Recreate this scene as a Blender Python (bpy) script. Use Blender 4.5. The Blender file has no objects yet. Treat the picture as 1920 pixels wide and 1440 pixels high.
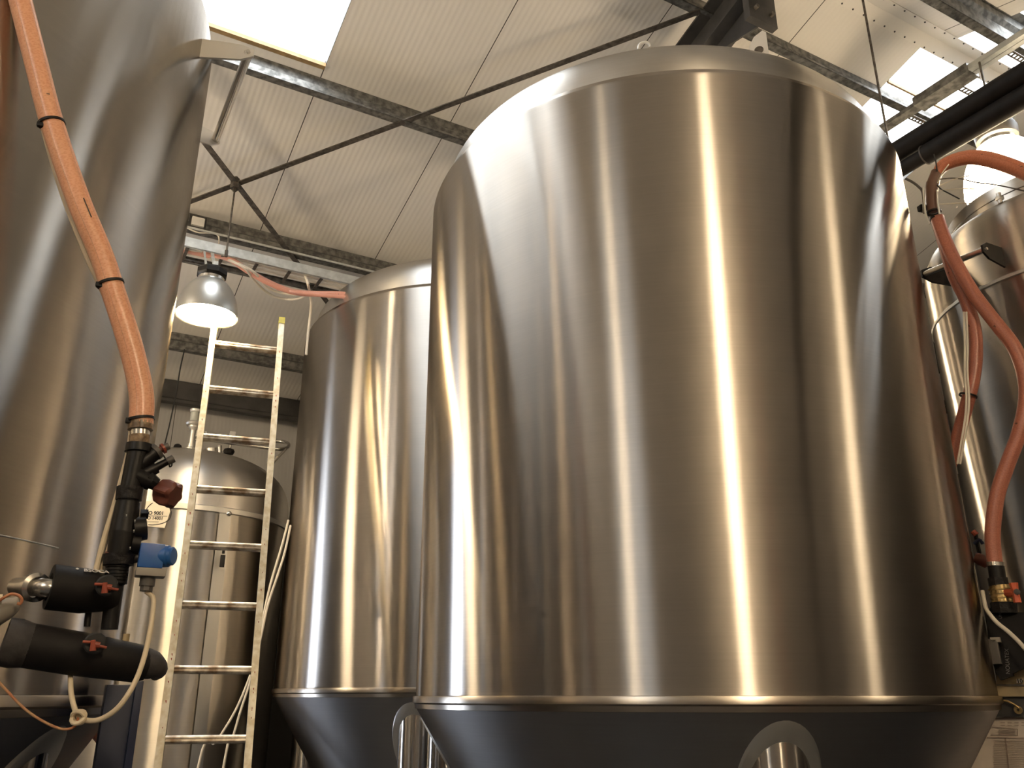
import bpy, bmesh, math, random
from mathutils import Vector, Matrix
random.seed(7)
sc = bpy.context.scene
COL = sc.collection
PI = math.pi
R_ = math.radians
V = Vector

# ------------------------------------------------------------------ camera
FPX = 1600.0
PITCH = R_(20.15)
CZ = 2.25
cam = bpy.data.cameras.new('camera')
camo = bpy.data.objects.new('camera', cam)
COL.objects.link(camo)
camo.location = (0, 0, CZ)
camo.rotation_euler = (PI / 2 + PITCH, 0, 0)
cam.sensor_fit = 'HORIZONTAL'
cam.sensor_width = 36
cam.lens = 36 * FPX / 1920
cam.clip_start = 0.05
sc.camera = camo
CP, SP = math.cos(PITCH), math.sin(PITCH)


def ray(x, y):
    u, v = (x - 960) / FPX, (720 - y) / FPX
    return V((u, CP - v * SP, SP + v * CP))


def hd(x, y, d):
    """point seen at pixel (x, y) standing d metres away on the ground plan"""
    r = ray(x, y)
    return V((0, 0, CZ)) + r * (d / math.hypot(r.x, r.y))


def pl(x, y, az, n):
    """point on the vertical plane whose normal has azimuth az at distance n"""
    r = ray(x, y)
    a = R_(az)
    return V((0, 0, CZ)) + r * (n / (r.x * math.sin(a) + r.y * math.cos(a)))


def pol(az, d, z=0.0):
    return V((d * math.sin(R_(az)), d * math.cos(R_(az)), z))


def mpx(p, n=1.0):
    """metres covered by n pixels at point p"""
    q = p - V((0, 0, CZ))
    return n * (q.y * CP + q.z * SP) / FPX


# building axes: x' along the purlins, y' down the near roof slope
BA = R_(29.2)
BROT = Matrix.Rotation(BA, 4, 'Z')
TS = math.tan(R_(16.0))
RH = CZ + 5.45          # roof height over the camera's foot
SR = 2.9                # ridge


def roofz(s):
    return RH - TS * s if s >= SR else RH - TS * SR + TS * (s - SR)


def B(p, s, z):
    return BROT @ V((p, s, z))


def Binv(v):
    return BROT.inverted() @ v


# ------------------------------------------------------------------ materials
def newmat(name):
    m = bpy.data.materials.new(name)
    m.use_nodes = True
    nt = m.node_tree
    b = nt.nodes['Principled BSDF']
    return m, nt, b


def simple(name, col, rough=0.5, metal=0.0, noise=0.0, scale=20.0, bump=0.0, col2=None, spec=None):
    m, nt, b = newmat(name)
    b.inputs['Base Color'].default_value = (*col, 1)
    b.inputs['Roughness'].default_value = rough
    b.inputs['Metallic'].default_value = metal
    if spec is not None:
        b.inputs['Specular IOR Level'].default_value = spec
    if noise or col2 or bump:
        tc = nt.nodes.new('ShaderNodeTexCoord')
        n = nt.nodes.new('ShaderNodeTexNoise')
        n.inputs['Scale'].default_value = scale
        n.inputs['Detail'].default_value = 5
        nt.links.new(tc.outputs['Object'], n.inputs['Vector'])
        if noise or col2:
            r = nt.nodes.new('ShaderNodeValToRGB')
            c2 = col2 or tuple(c * (1 - noise) for c in col)
            r.color_ramp.elements[0].position = 0.38
            r.color_ramp.elements[1].position = 0.62
            r.color_ramp.elements[0].color = (*c2, 1)
            r.color_ramp.elements[1].color = (*col, 1)
            nt.links.new(n.outputs['Fac'], r.inputs['Fac'])
            nt.links.new(r.outputs['Color'], b.inputs['Base Color'])
        if bump:
            bp = nt.nodes.new('ShaderNodeBump')
            bp.inputs['Strength'].default_value = bump
            bp.inputs['Distance'].default_value = 0.01
            nt.links.new(n.outputs['Fac'], bp.inputs['Height'])
            nt.links.new(bp.outputs['Normal'], b.inputs['Normal'])
    return m


def steel(name, col=(0.45, 0.42, 0.385), fine=0.017, tall=0.5, wav=0.3, wscale=(0.9, 0.9, 0.25), brush=0.12, haze=0.13):
    """stainless sheet brushed round the tank: highlights smear up and down.
    fine / tall: width of the lobe across and along the height"""
    m, nt, b = newmat(name)
    nt.nodes.remove(b)

    def node(kind, **kw):
        n = nt.nodes.new(kind)
        for k, v in kw.items():
            setattr(n, k, v)
        return n
    ln = nt.links.new
    t = node('ShaderNodeTangent', direction_type='RADIAL', axis='Z')
    tc = node('ShaderNodeTexCoord')
    gl = []
    for f_, t_ in ((fine, tall), (fine * 4, tall)):
        al = math.sqrt(f_ * t_)
        g = node('ShaderNodeBsdfAnisotropic')
        g.distribution = 'BECKMANN'
        g.inputs['Roughness'].default_value = math.sqrt(al)
        g.inputs['Anisotropy'].default_value = 1 - math.sqrt(f_ / t_)
        ln(t.outputs['Tangent'], g.inputs['Tangent'])
        gl.append(g)
    mx = node('ShaderNodeMixShader')
    mx.inputs[0].default_value = haze
    ln(gl[0].outputs[0], mx.inputs[1])
    ln(gl[1].outputs[0], mx.inputs[2])
    ln(mx.outputs[0], nt.nodes['Material Output'].inputs['Surface'])
    # fine brushing, long round the tank and short in height
    mp = node('ShaderNodeMapping')
    mp.inputs['Scale'].default_value = (3, 3, 160)
    ln(tc.outputs['Object'], mp.inputs['Vector'])
    n = node('ShaderNodeTexNoise')
    n.inputs['Scale'].default_value = 1.0
    n.inputs['Detail'].default_value = 4
    ln(mp.outputs['Vector'], n.inputs['Vector'])
    n2 = node('ShaderNodeTexNoise')
    n2.inputs['Scale'].default_value = 2.2
    n2.inputs['Detail'].default_value = 6
    ln(tc.outputs['Object'], n2.inputs['Vector'])
    add = node('ShaderNodeMath', operation='MULTIPLY_ADD')
    add.inputs[1].default_value = 0.35
    ln(n.outputs['Fac'], add.inputs[0])
    ln(n2.outputs['Fac'], add.inputs[2])
    r = node('ShaderNodeValToRGB')
    r.color_ramp.elements[0].position = 0.35
    r.color_ramp.elements[1].position = 1.0
    r.color_ramp.elements[0].color = (*[c * (1 - brush) for c in col], 1)
    r.color_ramp.elements[1].color = (*[min(1, c * (1 + brush)) for c in col], 1)
    ln(add.outputs[0], r.inputs['Fac'])
    for g in gl:
        ln(r.outputs['Color'], g.inputs['Color'])
    if wav:
        mp2 = node('ShaderNodeMapping')
        mp2.inputs['Scale'].default_value = wscale
        ln(tc.outputs['Object'], mp2.inputs['Vector'])
        n3 = node('ShaderNodeTexNoise')
        n3.inputs['Scale'].default_value = 2.0
        n3.inputs['Detail'].default_value = 1.5
        ln(mp2.outputs['Vector'], n3.inputs['Vector'])
        bp = node('ShaderNodeBump')
        bp.inputs['Strength'].default_value = wav
        bp.inputs['Distance'].default_value = 0.02
        ln(n3.outputs['Fac'], bp.inputs['Height'])
        for g in gl:
            ln(bp.outputs['Normal'], g.inputs['Normal'])
    return m


def panelmat(name, col, seam_off, rib=0.05, axis='X', dark=(0.05, 0.045, 0.04), rough=0.55):
    """lining sheet: joints every metre and fine ribs, straight down the slope"""
    m, nt, b = newmat(name)
    b.inputs['Roughness'].default_value = rough
    tc = nt.nodes.new('ShaderNodeTexCoord')
    sx = nt.nodes.new('ShaderNodeSeparateXYZ')
    nt.links.new(tc.outputs['Object'], sx.inputs[0])
    X = sx.outputs[axis]

    def M(op, a, b_=None):
        n = nt.nodes.new('ShaderNodeMath')
        n.operation = op
        for i, s in enumerate((a, b_)):
            if s is None:
                continue
            if isinstance(s, (int, float)):
                n.inputs[i].default_value = s
            else:
                nt.links.new(s, n.inputs[i])
        return n.outputs[0]
    fr = M('FRACT', M('SUBTRACT', X, seam_off))
    d = M('ABSOLUTE', M('SUBTRACT', fr, 0.5))
    seam = M('GREATER_THAN', d, 0.4965)
    ribs = M('SINE', M('MULTIPLY', X, 2 * PI / 0.04))
    ribs2 = M('MULTIPLY_ADD', ribs, 0.5)
    nt.nodes[-1].inputs[2].default_value = 0.5
    nz = nt.nodes.new('ShaderNodeTexNoise')
    nz.inputs['Scale'].default_value = 1.3
    nz.inputs['Detail'].default_value = 4
    nt.links.new(tc.outputs['Object'], nz.inputs['Vector'])
    mixf = M('MULTIPLY', M('ADD', M('MULTIPLY', ribs2, 0.5), nz.outputs['Fac']), rib * 3)
    c1 = nt.nodes.new('ShaderNodeMix')
    c1.data_type = 'RGBA'
    c1.inputs['A'].default_value = (*col, 1)
    c1.inputs['B'].default_value = (*[c * 0.72 for c in col], 1)
    nt.links.new(mixf, c1.inputs['Factor'])
    c2 = nt.nodes.new('ShaderNodeMix')
    c2.data_type = 'RGBA'
    c2.inputs['B'].default_value = (*dark, 1)
    nt.links.new(c1.outputs['Result'], c2.inputs['A'])
    nt.links.new(seam, c2.inputs['Factor'])
    nt.links.new(c2.outputs['Result'], b.inputs['Base Color'])
    bp = nt.nodes.new('ShaderNodeBump')
    bp.inputs['Strength'].default_value = 0.25
    bp.inputs['Distance'].default_value = 0.003
    nt.links.new(ribs2, bp.inputs['Height'])
    nt.links.new(bp.outputs['Normal'], b.inputs['Normal'])
    return m


def emit(name, col, strength):
    m = bpy.data.materials.new(name)
    m.use_nodes = True
    nt = m.node_tree
    nt.nodes.remove(nt.nodes['Principled BSDF'])
    e = nt.nodes.new('ShaderNodeEmission')
    e.inputs['Color'].default_value = (*col, 1)
    e.inputs['Strength'].default_value = strength
    nt.links.new(e.outputs[0], nt.nodes['Material Output'].inputs['Surface'])
    return m


def hosemat(name, col, col2, dark=(0.1, 0.05, 0.04), trans=0.15):
    """reinforced hose: cross-hatched braid, a marker line and grime spots (uses the tube's UV)"""
    m, nt, b = newmat(name)
    b.inputs['Roughness'].default_value = 0.32
    uv = nt.nodes.new('ShaderNodeTexCoord')
    mp = nt.nodes.new('ShaderNodeMapping')
    mp.inputs['Scale'].default_value = (26, 260, 1)
    nt.links.new(uv.outputs['UV'], mp.inputs['Vector'])
    ck = nt.nodes.new('ShaderNodeTexVoronoi')
    ck.inputs['Scale'].default_value = 1.0
    nt.links.new(mp.outputs['Vector'], ck.inputs['Vector'])
    r = nt.nodes.new('ShaderNodeValToRGB')
    r.color_ramp.elements[0].color = (*col, 1)
    r.color_ramp.elements[1].color = (*col2, 1)
    r.color_ramp.elements[0].position = 0.1
    r.color_ramp.elements[1].position = 0.7
    nt.links.new(ck.outputs['Distance'], r.inputs['Fac'])
    sx = nt.nodes.new('ShaderNodeSeparateXYZ')
    nt.links.new(uv.outputs['UV'], sx.inputs[0])

    def M(op, a, b_=None):
        n = nt.nodes.new('ShaderNodeMath')
        n.operation = op
        for i, s in enumerate((a, b_)):
            if s is None:
                continue
            if isinstance(s, (int, float)):
                n.inputs[i].default_value = s
            else:
                nt.links.new(s, n.inputs[i])
        return n.outputs[0]
    line = M('GREATER_THAN', M('ABSOLUTE', M('SUBTRACT', M('FRACT', M('MULTIPLY', sx.outputs['X'], 5)), 0.5)), 0.485)
    nz = nt.nodes.new('ShaderNodeTexNoise')
    nz.inputs['Scale'].default_value = 28
    nz.inputs['Detail'].default_value = 3
    nt.links.new(uv.outputs['Object'], nz.inputs['Vector'])
    spot = M('GREATER_THAN', nz.outputs['Fac'], 0.72)
    f = M('MULTIPLY', M('MAXIMUM', M('MULTIPLY', line, 0.45), spot), 0.8)
    c2 = nt.nodes.new('ShaderNodeMix')
    c2.data_type = 'RGBA'
    c2.inputs['B'].default_value = (*dark, 1)
    nt.links.new(r.outputs['Color'], c2.inputs['A'])
    nt.links.new(f, c2.inputs['Factor'])
    nt.links.new(c2.outputs['Result'], b.inputs['Base Color'])
    b.inputs['Subsurface Weight'].default_value = trans
    b.inputs['Subsurface Radius'].default_value = (0.02, 0.01, 0.008)
    return m


M = {}
M['shell'] = steel('brushed_steel', tall=0.38, wav=0.14)
M['shell_near'] = steel('brushed_steel_near', fine=0.02, tall=0.2, wav=0.9, wscale=(0.8, 0.8, 0.5))
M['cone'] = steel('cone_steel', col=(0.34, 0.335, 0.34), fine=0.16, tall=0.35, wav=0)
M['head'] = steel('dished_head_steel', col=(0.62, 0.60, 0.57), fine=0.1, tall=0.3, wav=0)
M['band'] = steel('polished_band', col=(0.46, 0.42, 0.37), fine=0.05, tall=0.15, wav=0)
M['vessel'] = steel('vessel_steel', col=(0.60, 0.56, 0.50), fine=0.03, tall=0.55, wav=0.35, wscale=(1, 1, 1.2))
M['legsteel'] = steel('leg_steel', col=(0.60, 0.57, 0.53), fine=0.015, tall=0.2, wav=0)
M['stainless'] = simple('stainless_plain', (0.66, 0.64, 0.6), 0.25, 1.0)
M['satin'] = simple('stainless_satin', (0.7, 0.69, 0.66), 0.42, 1.0)
M['white_weld'] = simple('bright_lug_steel', (0.85, 0.84, 0.82), 0.5, 0.6)
M['galv'] = simple('galvanised_steel', (0.24, 0.235, 0.22), 0.45, 0.6, scale=22, col2=(0.10, 0.098, 0.092))
M['galv_light'] = simple('galvanised_light', (0.62, 0.64, 0.63), 0.45, 0.5, scale=20, col2=(0.5, 0.52, 0.51))
M['rafter'] = simple('dark_painted_steel', (0.05, 0.047, 0.045), 0.55, 0.0, noise=0.4, scale=8)
M['tie'] = simple('dull_steel_flat', (0.16, 0.14, 0.12), 0.5, 0.6, noise=0.5, scale=30)
M['roof'] = panelmat('roof_lining_sheet', (0.76, 0.73, 0.69), 0.2)
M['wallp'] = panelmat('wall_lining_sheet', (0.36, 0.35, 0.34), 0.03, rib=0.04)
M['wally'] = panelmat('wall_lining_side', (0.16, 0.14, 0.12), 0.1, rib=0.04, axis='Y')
M['darkwall'] = simple('dark_lower_sheet', (0.02, 0.017, 0.015), 0.5, noise=0.3, scale=2)
M['cap'] = simple('ridge_flashing', (0.76, 0.73, 0.69), 0.5)
M['floor'] = simple('stained_concrete', (0.07, 0.07, 0.072), 0.35, 0.0, noise=0.4, scale=1.5)
M['sky'] = emit('rooflight_daylight', (0.92, 0.97, 1.0), 8.0)
M['door'] = emit('door_daylight', (0.78, 0.86, 1.0), 12.0)
M['lamp'] = emit('lamp_glow', (1.0, 0.74, 0.42), 60.0)
M['lamp_sky'] = emit('lamp_glow_bulb', (1.0, 0.80, 0.52), 22.0)
M['wood'] = simple('batten_wood', (0.42, 0.27, 0.12), 0.6, noise=0.3, scale=14)
M['foam'] = simple('black_rubber_foam', (0.011, 0.009, 0.0085), 0.62, noise=0.35, scale=18, bump=0.15, spec=.25)
M['foam_cut'] = simple('cut_foam_edge', (0.045, 0.04, 0.038), 0.75, noise=0.4, scale=30, bump=0.4)
M['blackp'] = simple('black_plastic', (0.008, 0.0065, 0.006), 0.45, noise=0.4, scale=30, spec=.3)
M['blackr'] = simple('black_rough_rubber', (0.01, 0.008, 0.0075), 0.55, bump=0.5, scale=50, spec=.3)
M['red'] = simple('red_plastic', (0.36, 0.07, 0.035), 0.45, noise=0.3, scale=40)
M['redbrown'] = simple('red_brown_plastic', (0.15, 0.04, 0.022), 0.5, noise=0.35, scale=22)
M['orange'] = simple('orange_red_plastic', (0.62, 0.12, 0.05), 0.45)
M['blue'] = simple('blue_plastic', (0.012, 0.08, 0.36), 0.4, scale=14, col2=(0.02, 0.11, 0.34))
M['navy'] = simple('navy_painted_steel', (0.012, 0.02, 0.055), 0.4)
M['greyp'] = simple('grey_plastic', (0.30, 0.27, 0.23), 0.55)
M['darkgrey'] = simple('dark_grey_plastic', (0.09, 0.08, 0.07), 0.5)
M['cable'] = simple('cream_cable', (0.72, 0.60, 0.42), 0.45)
M['cable_w'] = simple('white_cable', (0.78, 0.72, 0.62), 0.45)
M['rust_tube'] = simple('orange_brown_cable', (0.42, 0.15, 0.06), 0.5, scale=20, col2=(0.5, 0.3, 0.15))
M['hose'] = hosemat('pink_orange_hose', (0.74, 0.33, 0.19), (0.86, 0.46, 0.28))
M['hose_p'] = hosemat('pink_hose', (0.72, 0.34, 0.27), (0.80, 0.42, 0.33))
M['hose_b'] = hosemat('brown_red_hose', (0.36, 0.12, 0.085), (0.46, 0.17, 0.11), dark=(0.06, 0.03, 0.02), trans=0.05)
M['hose_o'] = hosemat('orange_brown_hose', (0.50, 0.16, 0.08), (0.62, 0.22, 0.12), trans=0.1)
M['collar'] = simple('stained_clear_collar', (0.35, 0.24, 0.14), 0.35, scale=60, col2=(0.10, 0.06, 0.03))
M['brownpvc'] = simple('brown_pvc', (0.16, 0.085, 0.06), 0.28)
M['brass'] = simple('tarnished_brass', (0.38, 0.27, 0.12), 0.32, 0.85, noise=0.5, scale=50)
M['ladder'] = simple('paint_splashed_aluminium', (0.80, 0.74, 0.60), 0.42, 0.35, scale=26, col2=(0.62, 0.53, 0.36))
M['rung'] = simple('worn_rung', (0.72, 0.66, 0.55), 0.35, 0.55, scale=14, col2=(0.22, 0.15, 0.09))
M['yellow'] = simple('yellow_plastic', (0.75, 0.62, 0.05), 0.45)
M['paint_red'] = simple('red_paint', (0.35, 0.06, 0.03), 0.6)
M['white'] = simple('white_paint', (0.75, 0.73, 0.69), 0.5)
M['lampmetal'] = simple('spun_aluminium', (0.50, 0.50, 0.48), 0.36, 0.9)
M['lampwhite'] = simple('opal_acrylic', (0.95, 0.93, 0.9), 0.2)
M['paper'] = simple('printed_paper', (0.78, 0.68, 0.58), 0.6, noise=0.12, scale=9)
M['ink'] = simple('black_ink', (0.02, 0.02, 0.02), 0.6)
M['greytext'] = simple('grey_print', (0.16, 0.15, 0.14), 0.6)
M['faint'] = simple('faint_print', (0.33, 0.25, 0.2), 0.6)
M['whitetext'] = simple('white_print', (0.6, 0.57, 0.55), 0.6)
M['sticker'] = simple('cream_sticker', (0.75, 0.68, 0.55), 0.5)
M['beige'] = simple('beige_metal', (0.40, 0.31, 0.17), 0.45)
M['rubber'] = simple('black_rubber', (0.012, 0.012, 0.012), 0.7)

# opal dome lets its light through
_m, _nt, _b = newmat('glowing_opal_dome')
_b.inputs['Base Color'].default_value = (0.9, 0.9, 0.88, 1)
_b.inputs['Emission Color'].default_value = (1.0, 0.79, 0.52, 1)
_b.inputs['Emission Strength'].default_value = 35.0
M['opal'] = _m


def opal(strength):
    m = M['opal'].copy()
    m.node_tree.nodes['Principled BSDF'].inputs['Emission Strength'].default_value = strength
    return m

_m, _nt, _b = newmat('sight_glass')
_b.inputs['Base Color'].default_value = (0.9, 0.95, 0.9, 1)
_b.inputs['Transmission Weight'].default_value = 0.8
_b.inputs['Roughness'].default_value = 0.1
M['glass'] = _m


# ------------------------------------------------------------------ mesh builder
def frame(d):
    d = d.normalized()
    a = V((0, 0, 1)) if abs(d.z) < 0.9 else V((1, 0, 0))
    x = d.cross(a).normalized()
    return x, d.cross(x).normalized()


def smooth_path(pts, n=8):
    pts = [V(p) for p in pts]
    if len(pts) < 3:
        return pts
    out = []
    q = [pts[0] * 2 - pts[1]] + pts + [pts[-1] * 2 - pts[-2]]
    for i in range(1, len(q) - 2):
        p0, p1, p2, p3 = q[i - 1:i + 3]
        for k in range(n):
            t = k / n
            out.append(0.5 * ((2 * p1) + (p2 - p0) * t + (2 * p0 - 5 * p1 + 4 * p2 - p3) * t * t + (3 * p1 - p0 - 3 * p2 + p3) * t ** 3))
    out.append(pts[-1])
    return out


class MB:
    def __init__(self):
        self.bm = bmesh.new()
        self.uv = self.bm.loops.layers.uv.new('UVMap')

    def box(self, c, size, rot=None, bevel=0.0):
        m = Matrix.Translation(V(c))
        if rot is not None:
            m = m @ (rot if isinstance(rot, Matrix) else Matrix.Rotation(rot, 4, 'Z'))
        b2 = bmesh.new()
        bmesh.ops.create_cube(b2, size=1.0, matrix=m @ Matrix.Diagonal((*size, 1)))
        if bevel:
            bmesh.ops.bevel(b2, geom=list(b2.edges), offset=bevel, segments=2, affect='EDGES', profile=0.7)
        me = bpy.data.meshes.new('t')
        b2.to_mesh(me)
        b2.free()
        self.bm.from_mesh(me)
        bpy.data.meshes.remove(me)
        return self

    def tube(self, pts, r, seg=12, caps=True, path=0, squash=None):
        if path:
            pts = smooth_path(pts, path)
        pts = [V(p) for p in pts]
        n = len(pts)
        rs = r if isinstance(r, (list, tuple)) else [r] * n
        if path and isinstance(r, (list, tuple)):
            m = len(r)
            rs = []
            for i in range(n):
                t = i / (n - 1) * (m - 1)
                k = min(int(t), m - 2)
                rs.append(r[k] + (r[k + 1] - r[k]) * (t - k))
        d = (pts[1] - pts[0]).normalized()
        x, y = frame(d)
        rings = []
        L = 0
        for i, p in enumerate(pts):
            if i:
                L += (p - pts[i - 1]).length
            dd = (pts[min(i + 1, n - 1)] - pts[max(i - 1, 0)])
            if dd.length > 1e-9:
                dd.normalize()
                x = (x - dd * x.dot(dd)).normalized()
                y = dd.cross(x).normalized()
            rings.append(([self.bm.verts.new(p + (x * math.cos(2 * PI * k / seg) + y * math.sin(2 * PI * k / seg)) * rs[i]) for k in range(seg)], L))
        for (a, la), (b, lb) in zip(rings, rings[1:]):
            for k in range(seg):
                f = self.bm.faces.new((a[k], a[(k + 1) % seg], b[(k + 1) % seg], b[k]))
                us = (k / seg, (k + 1) / seg, (k + 1) / seg, k / seg)
                for lp, u, v in zip(f.loops, us, (la, la, lb, lb)):
                    lp[self.uv].uv = (u, v)
        if caps:
            self.bm.faces.new(rings[0][0][::-1])
            self.bm.faces.new(rings[-1][0])
        return self

    def cyl(self, a, b, r, r2=None, seg=24, caps=True):
        return self.tube([a, b], [r, r if r2 is None else r2], seg, caps)

    def lathe(self, prof, c=(0, 0, 0), seg=96, axis=None, ang=(0, 2 * PI)):
        """prof: list of (r, z); axis: direction of z"""
        c = V(c)
        if axis is None:
            x, y, z = V((1, 0, 0)), V((0, 1, 0)), V((0, 0, 1))
        else:
            z = V(axis).normalized()
            x, y = frame(z)
        full = abs(ang[1] - ang[0] - 2 * PI) < 1e-6
        n = seg if full else seg + 1
        rows = []
        for r, h in prof:
            if r < 1e-6:
                rows.append([self.bm.verts.new(c + z * h)])
            else:
                rows.append([self.bm.verts.new(c + z * h + (x * math.cos(ang[0] + (ang[1] - ang[0]) * k / seg) + y * math.sin(ang[0] + (ang[1] - ang[0]) * k / seg)) * r) for k in range(n)])
        for a, b in zip(rows, rows[1:]):
            for k in range(seg):
                k2 = (k + 1) % n
                if len(a) == 1 and len(b) == 1:
                    continue
                if len(a) == 1:
                    self.bm.faces.new((a[0], b[k2], b[k]))
                elif len(b) == 1:
                    self.bm.faces.new((a[k], a[k2], b[0]))
                else:
                    self.bm.faces.new((a[k], a[k2], b[k2], b[k]))
        return self

    def prism(self, poly, nrm):
        """poly: list of 3-D points, extruded by vector nrm"""
        nrm = V(nrm)
        a = [self.bm.verts.new(V(p)) for p in poly]
        b = [self.bm.verts.new(V(p) + nrm) for p in poly]
        self.bm.faces.new(a[::-1])
        self.bm.faces.new(b)
        for i in range(len(a)):
            j = (i + 1) % len(a)
            self.bm.faces.new((a[i], a[j], b[j], b[i]))
        return self

    def quad(self, pts):
        self.bm.faces.new([self.bm.verts.new(V(p)) for p in pts])
        return self

    def build(self, name, mat, parent=None, origin=None, rot=0.0, smooth=True, angle=35):
        bmesh.ops.recalc_face_normals(self.bm, faces=list(self.bm.faces))
        if parent is not None:
            M0 = parent['_mw'] if False else WORLD[parent.name]
        else:
            if origin is None:
                vs = [v.co for v in self.bm.verts]
                lo = V((min(v.x for v in vs), min(v.y for v in vs), min(v.z for v in vs)))
                hi = V((max(v.x for v in vs), max(v.y for v in vs), max(v.z for v in vs)))
                origin = V(((lo.x + hi.x) / 2, (lo.y + hi.y) / 2, lo.z))
            M0 = Matrix.Translation(V(origin)) @ Matrix.Rotation(rot, 4, 'Z')
        self.bm.transform(M0.inverted())
        me = bpy.data.meshes.new(name)
        self.bm.to_mesh(me)
        self.bm.free()
        me.materials.append(mat)
        if smooth:
            for p in me.polygons:
                p.use_smooth = True
            me.set_sharp_from_angle(angle=R_(angle))
        o = bpy.data.objects.new(name, me)
        COL.objects.link(o)
        if parent is not None:
            o.parent = parent
        else:
            o.matrix_world = M0
        WORLD[o.name] = M0
        return o


WORLD = {}


def tag(o, label, cat, group=None, kind=None):
    if label:
        o['label'] = label
    if cat:
        o['category'] = cat
    if group:
        o['group'] = group
    if kind:
        o['kind'] = kind
    return o


def thing(name, label, cat, loc=(0, 0, 0), rot=0.0, group=None):
    o = bpy.data.objects.new(name, None)
    COL.objects.link(o)
    o.location = loc
    o.rotation_euler = (0, 0, rot)
    o.empty_display_size = 0.1
    WORLD[o.name] = Matrix.Translation(V(loc)) @ Matrix.Rotation(rot, 4, 'Z')
    return tag(o, label, cat, group)


def structure(o):
    o['kind'] = 'structure'
    return o


def copy_tree(o, M1, parent=None):
    c = o.copy()
    COL.objects.link(c)
    if parent is None:
        c.matrix_world = M1
    else:
        c.parent = parent
    for ch in [k for k in bpy.data.objects if k.parent == o]:
        copy_tree(ch, None, c)
    return c


def text_mesh(txt, size, mat, name, mtx, parent, spacing=1.0, bold=0.0):
    cu = bpy.data.curves.new('txt', 'FONT')
    cu.body = txt
    cu.size = size
    cu.space_character = spacing
    cu.align_x = 'CENTER'
    cu.align_y = 'CENTER'
    cu.extrude = 0.0004
    cu.offset = bold
    tmp = bpy.data.objects.new('txt', cu)
    COL.objects.link(tmp)
    dg = bpy.context.evaluated_depsgraph_get()
    me = bpy.data.meshes.new_from_object(tmp.evaluated_get(dg))
    bpy.data.objects.remove(tmp)
    me.materials.clear()
    me.materials.append(mat)
    me.name = name
    o = bpy.data.objects.new(name, me)
    COL.objects.link(o)
    W = WORLD[parent.name]
    me.transform(W.inverted() @ mtx)
    o.parent = parent
    WORLD[o.name] = W
    return o


def facing(c, x, n):
    """matrix with local x along x, z along n at c"""
    n = V(n).normalized()
    x = V(x)
    x = (x - n * x.dot(n)).normalized()
    y = n.cross(x)
    m = Matrix((x, y, n)).transposed().to_4x4()
    m.translation = V(c)
    return m


# ------------------------------------------------------------------ the building
PMIN, PMAX, SMIN, SMAX = -8.8, 12.2, -3.3, 8.85
SN0, SN1 = 2.99, 4.79
SF0, SF1 = 1.0, 2.81
SKY_N = [(-4.8, -3.8, SN0, SN1), (0.2, 1.2, SN0, SN1), (5.2, 6.2, SN0, SN1)]
SKY_F = [(-4.65, -3.65, -2.2, -.4), (5.36, 6.36, SF0, SF1)]


def roof_slab(name, s0, s1, holes):
    mb = MB()
    t = 0.09
    ps = sorted({PMIN, PMAX, *[v for h in holes for v in h[:2]]})
    ss = sorted({s0, s1, *[v for h in holes for v in h[2:]]})

    def hole(pa, sa):
        return any(a - 1e-6 <= pa < b - 1e-6 and h0 - 1e-6 <= sa < h1 - 1e-6 for a, b, h0, h1 in holes)
    grid = {}
    for lv in (0, 1):
        for i, p in enumerate(ps):
            for j, s in enumerate(ss):
                grid[lv, i, j] = mb.bm.verts.new(B(p, s, roofz(s) + t * lv))
    solid = set()
    for i in range(len(ps) - 1):
        for j in range(len(ss) - 1):
            if not hole(ps[i], ss[j]):
                solid.add((i, j))
    for (i, j) in solid:
        for lv in (0, 1):
            mb.bm.faces.new([grid[lv, i, j], grid[lv, i + 1, j], grid[lv, i + 1, j + 1], grid[lv, i, j + 1]])
        for (di, dj, a, b) in ((-1, 0, (0, 0), (0, 1)), (1, 0, (1, 0), (1, 1)), (0, -1, (0, 0), (1, 0)), (0, 1, (0, 1), (1, 1))):
            if (i + di, j + dj) not in solid:
                mb.bm.faces.new([grid[0, i + a[0], j + a[1]], grid[0, i + b[0], j + b[1]], grid[1, i + b[0], j + b[1]], grid[1, i + a[0], j + a[1]]])
    o = mb.build(name, M['roof'], origin=(0, 0, 0), rot=BA, smooth=False)
    return structure(o)


roof_slab('ceiling', SR, SMAX + 0.1, SKY_N)
roof_slab('ceiling', SMIN - 0.1, SR, SKY_F)


def bbox(mb, p0, p1, s0, s1, z0, z1):
    mb.prism([B(p0, s0, z0), B(p1, s0, z0), B(p1, s1, z0), B(p0, s1, z0)], (0, 0, z1 - z0))
    return mb


structure(bbox(MB(), PMIN, PMAX, SMIN, SMAX, -0.12, 0).build('floor', M['floor'], origin=(0, 0, 0), rot=BA, smooth=False))
zf = roofz(SMAX)
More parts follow.
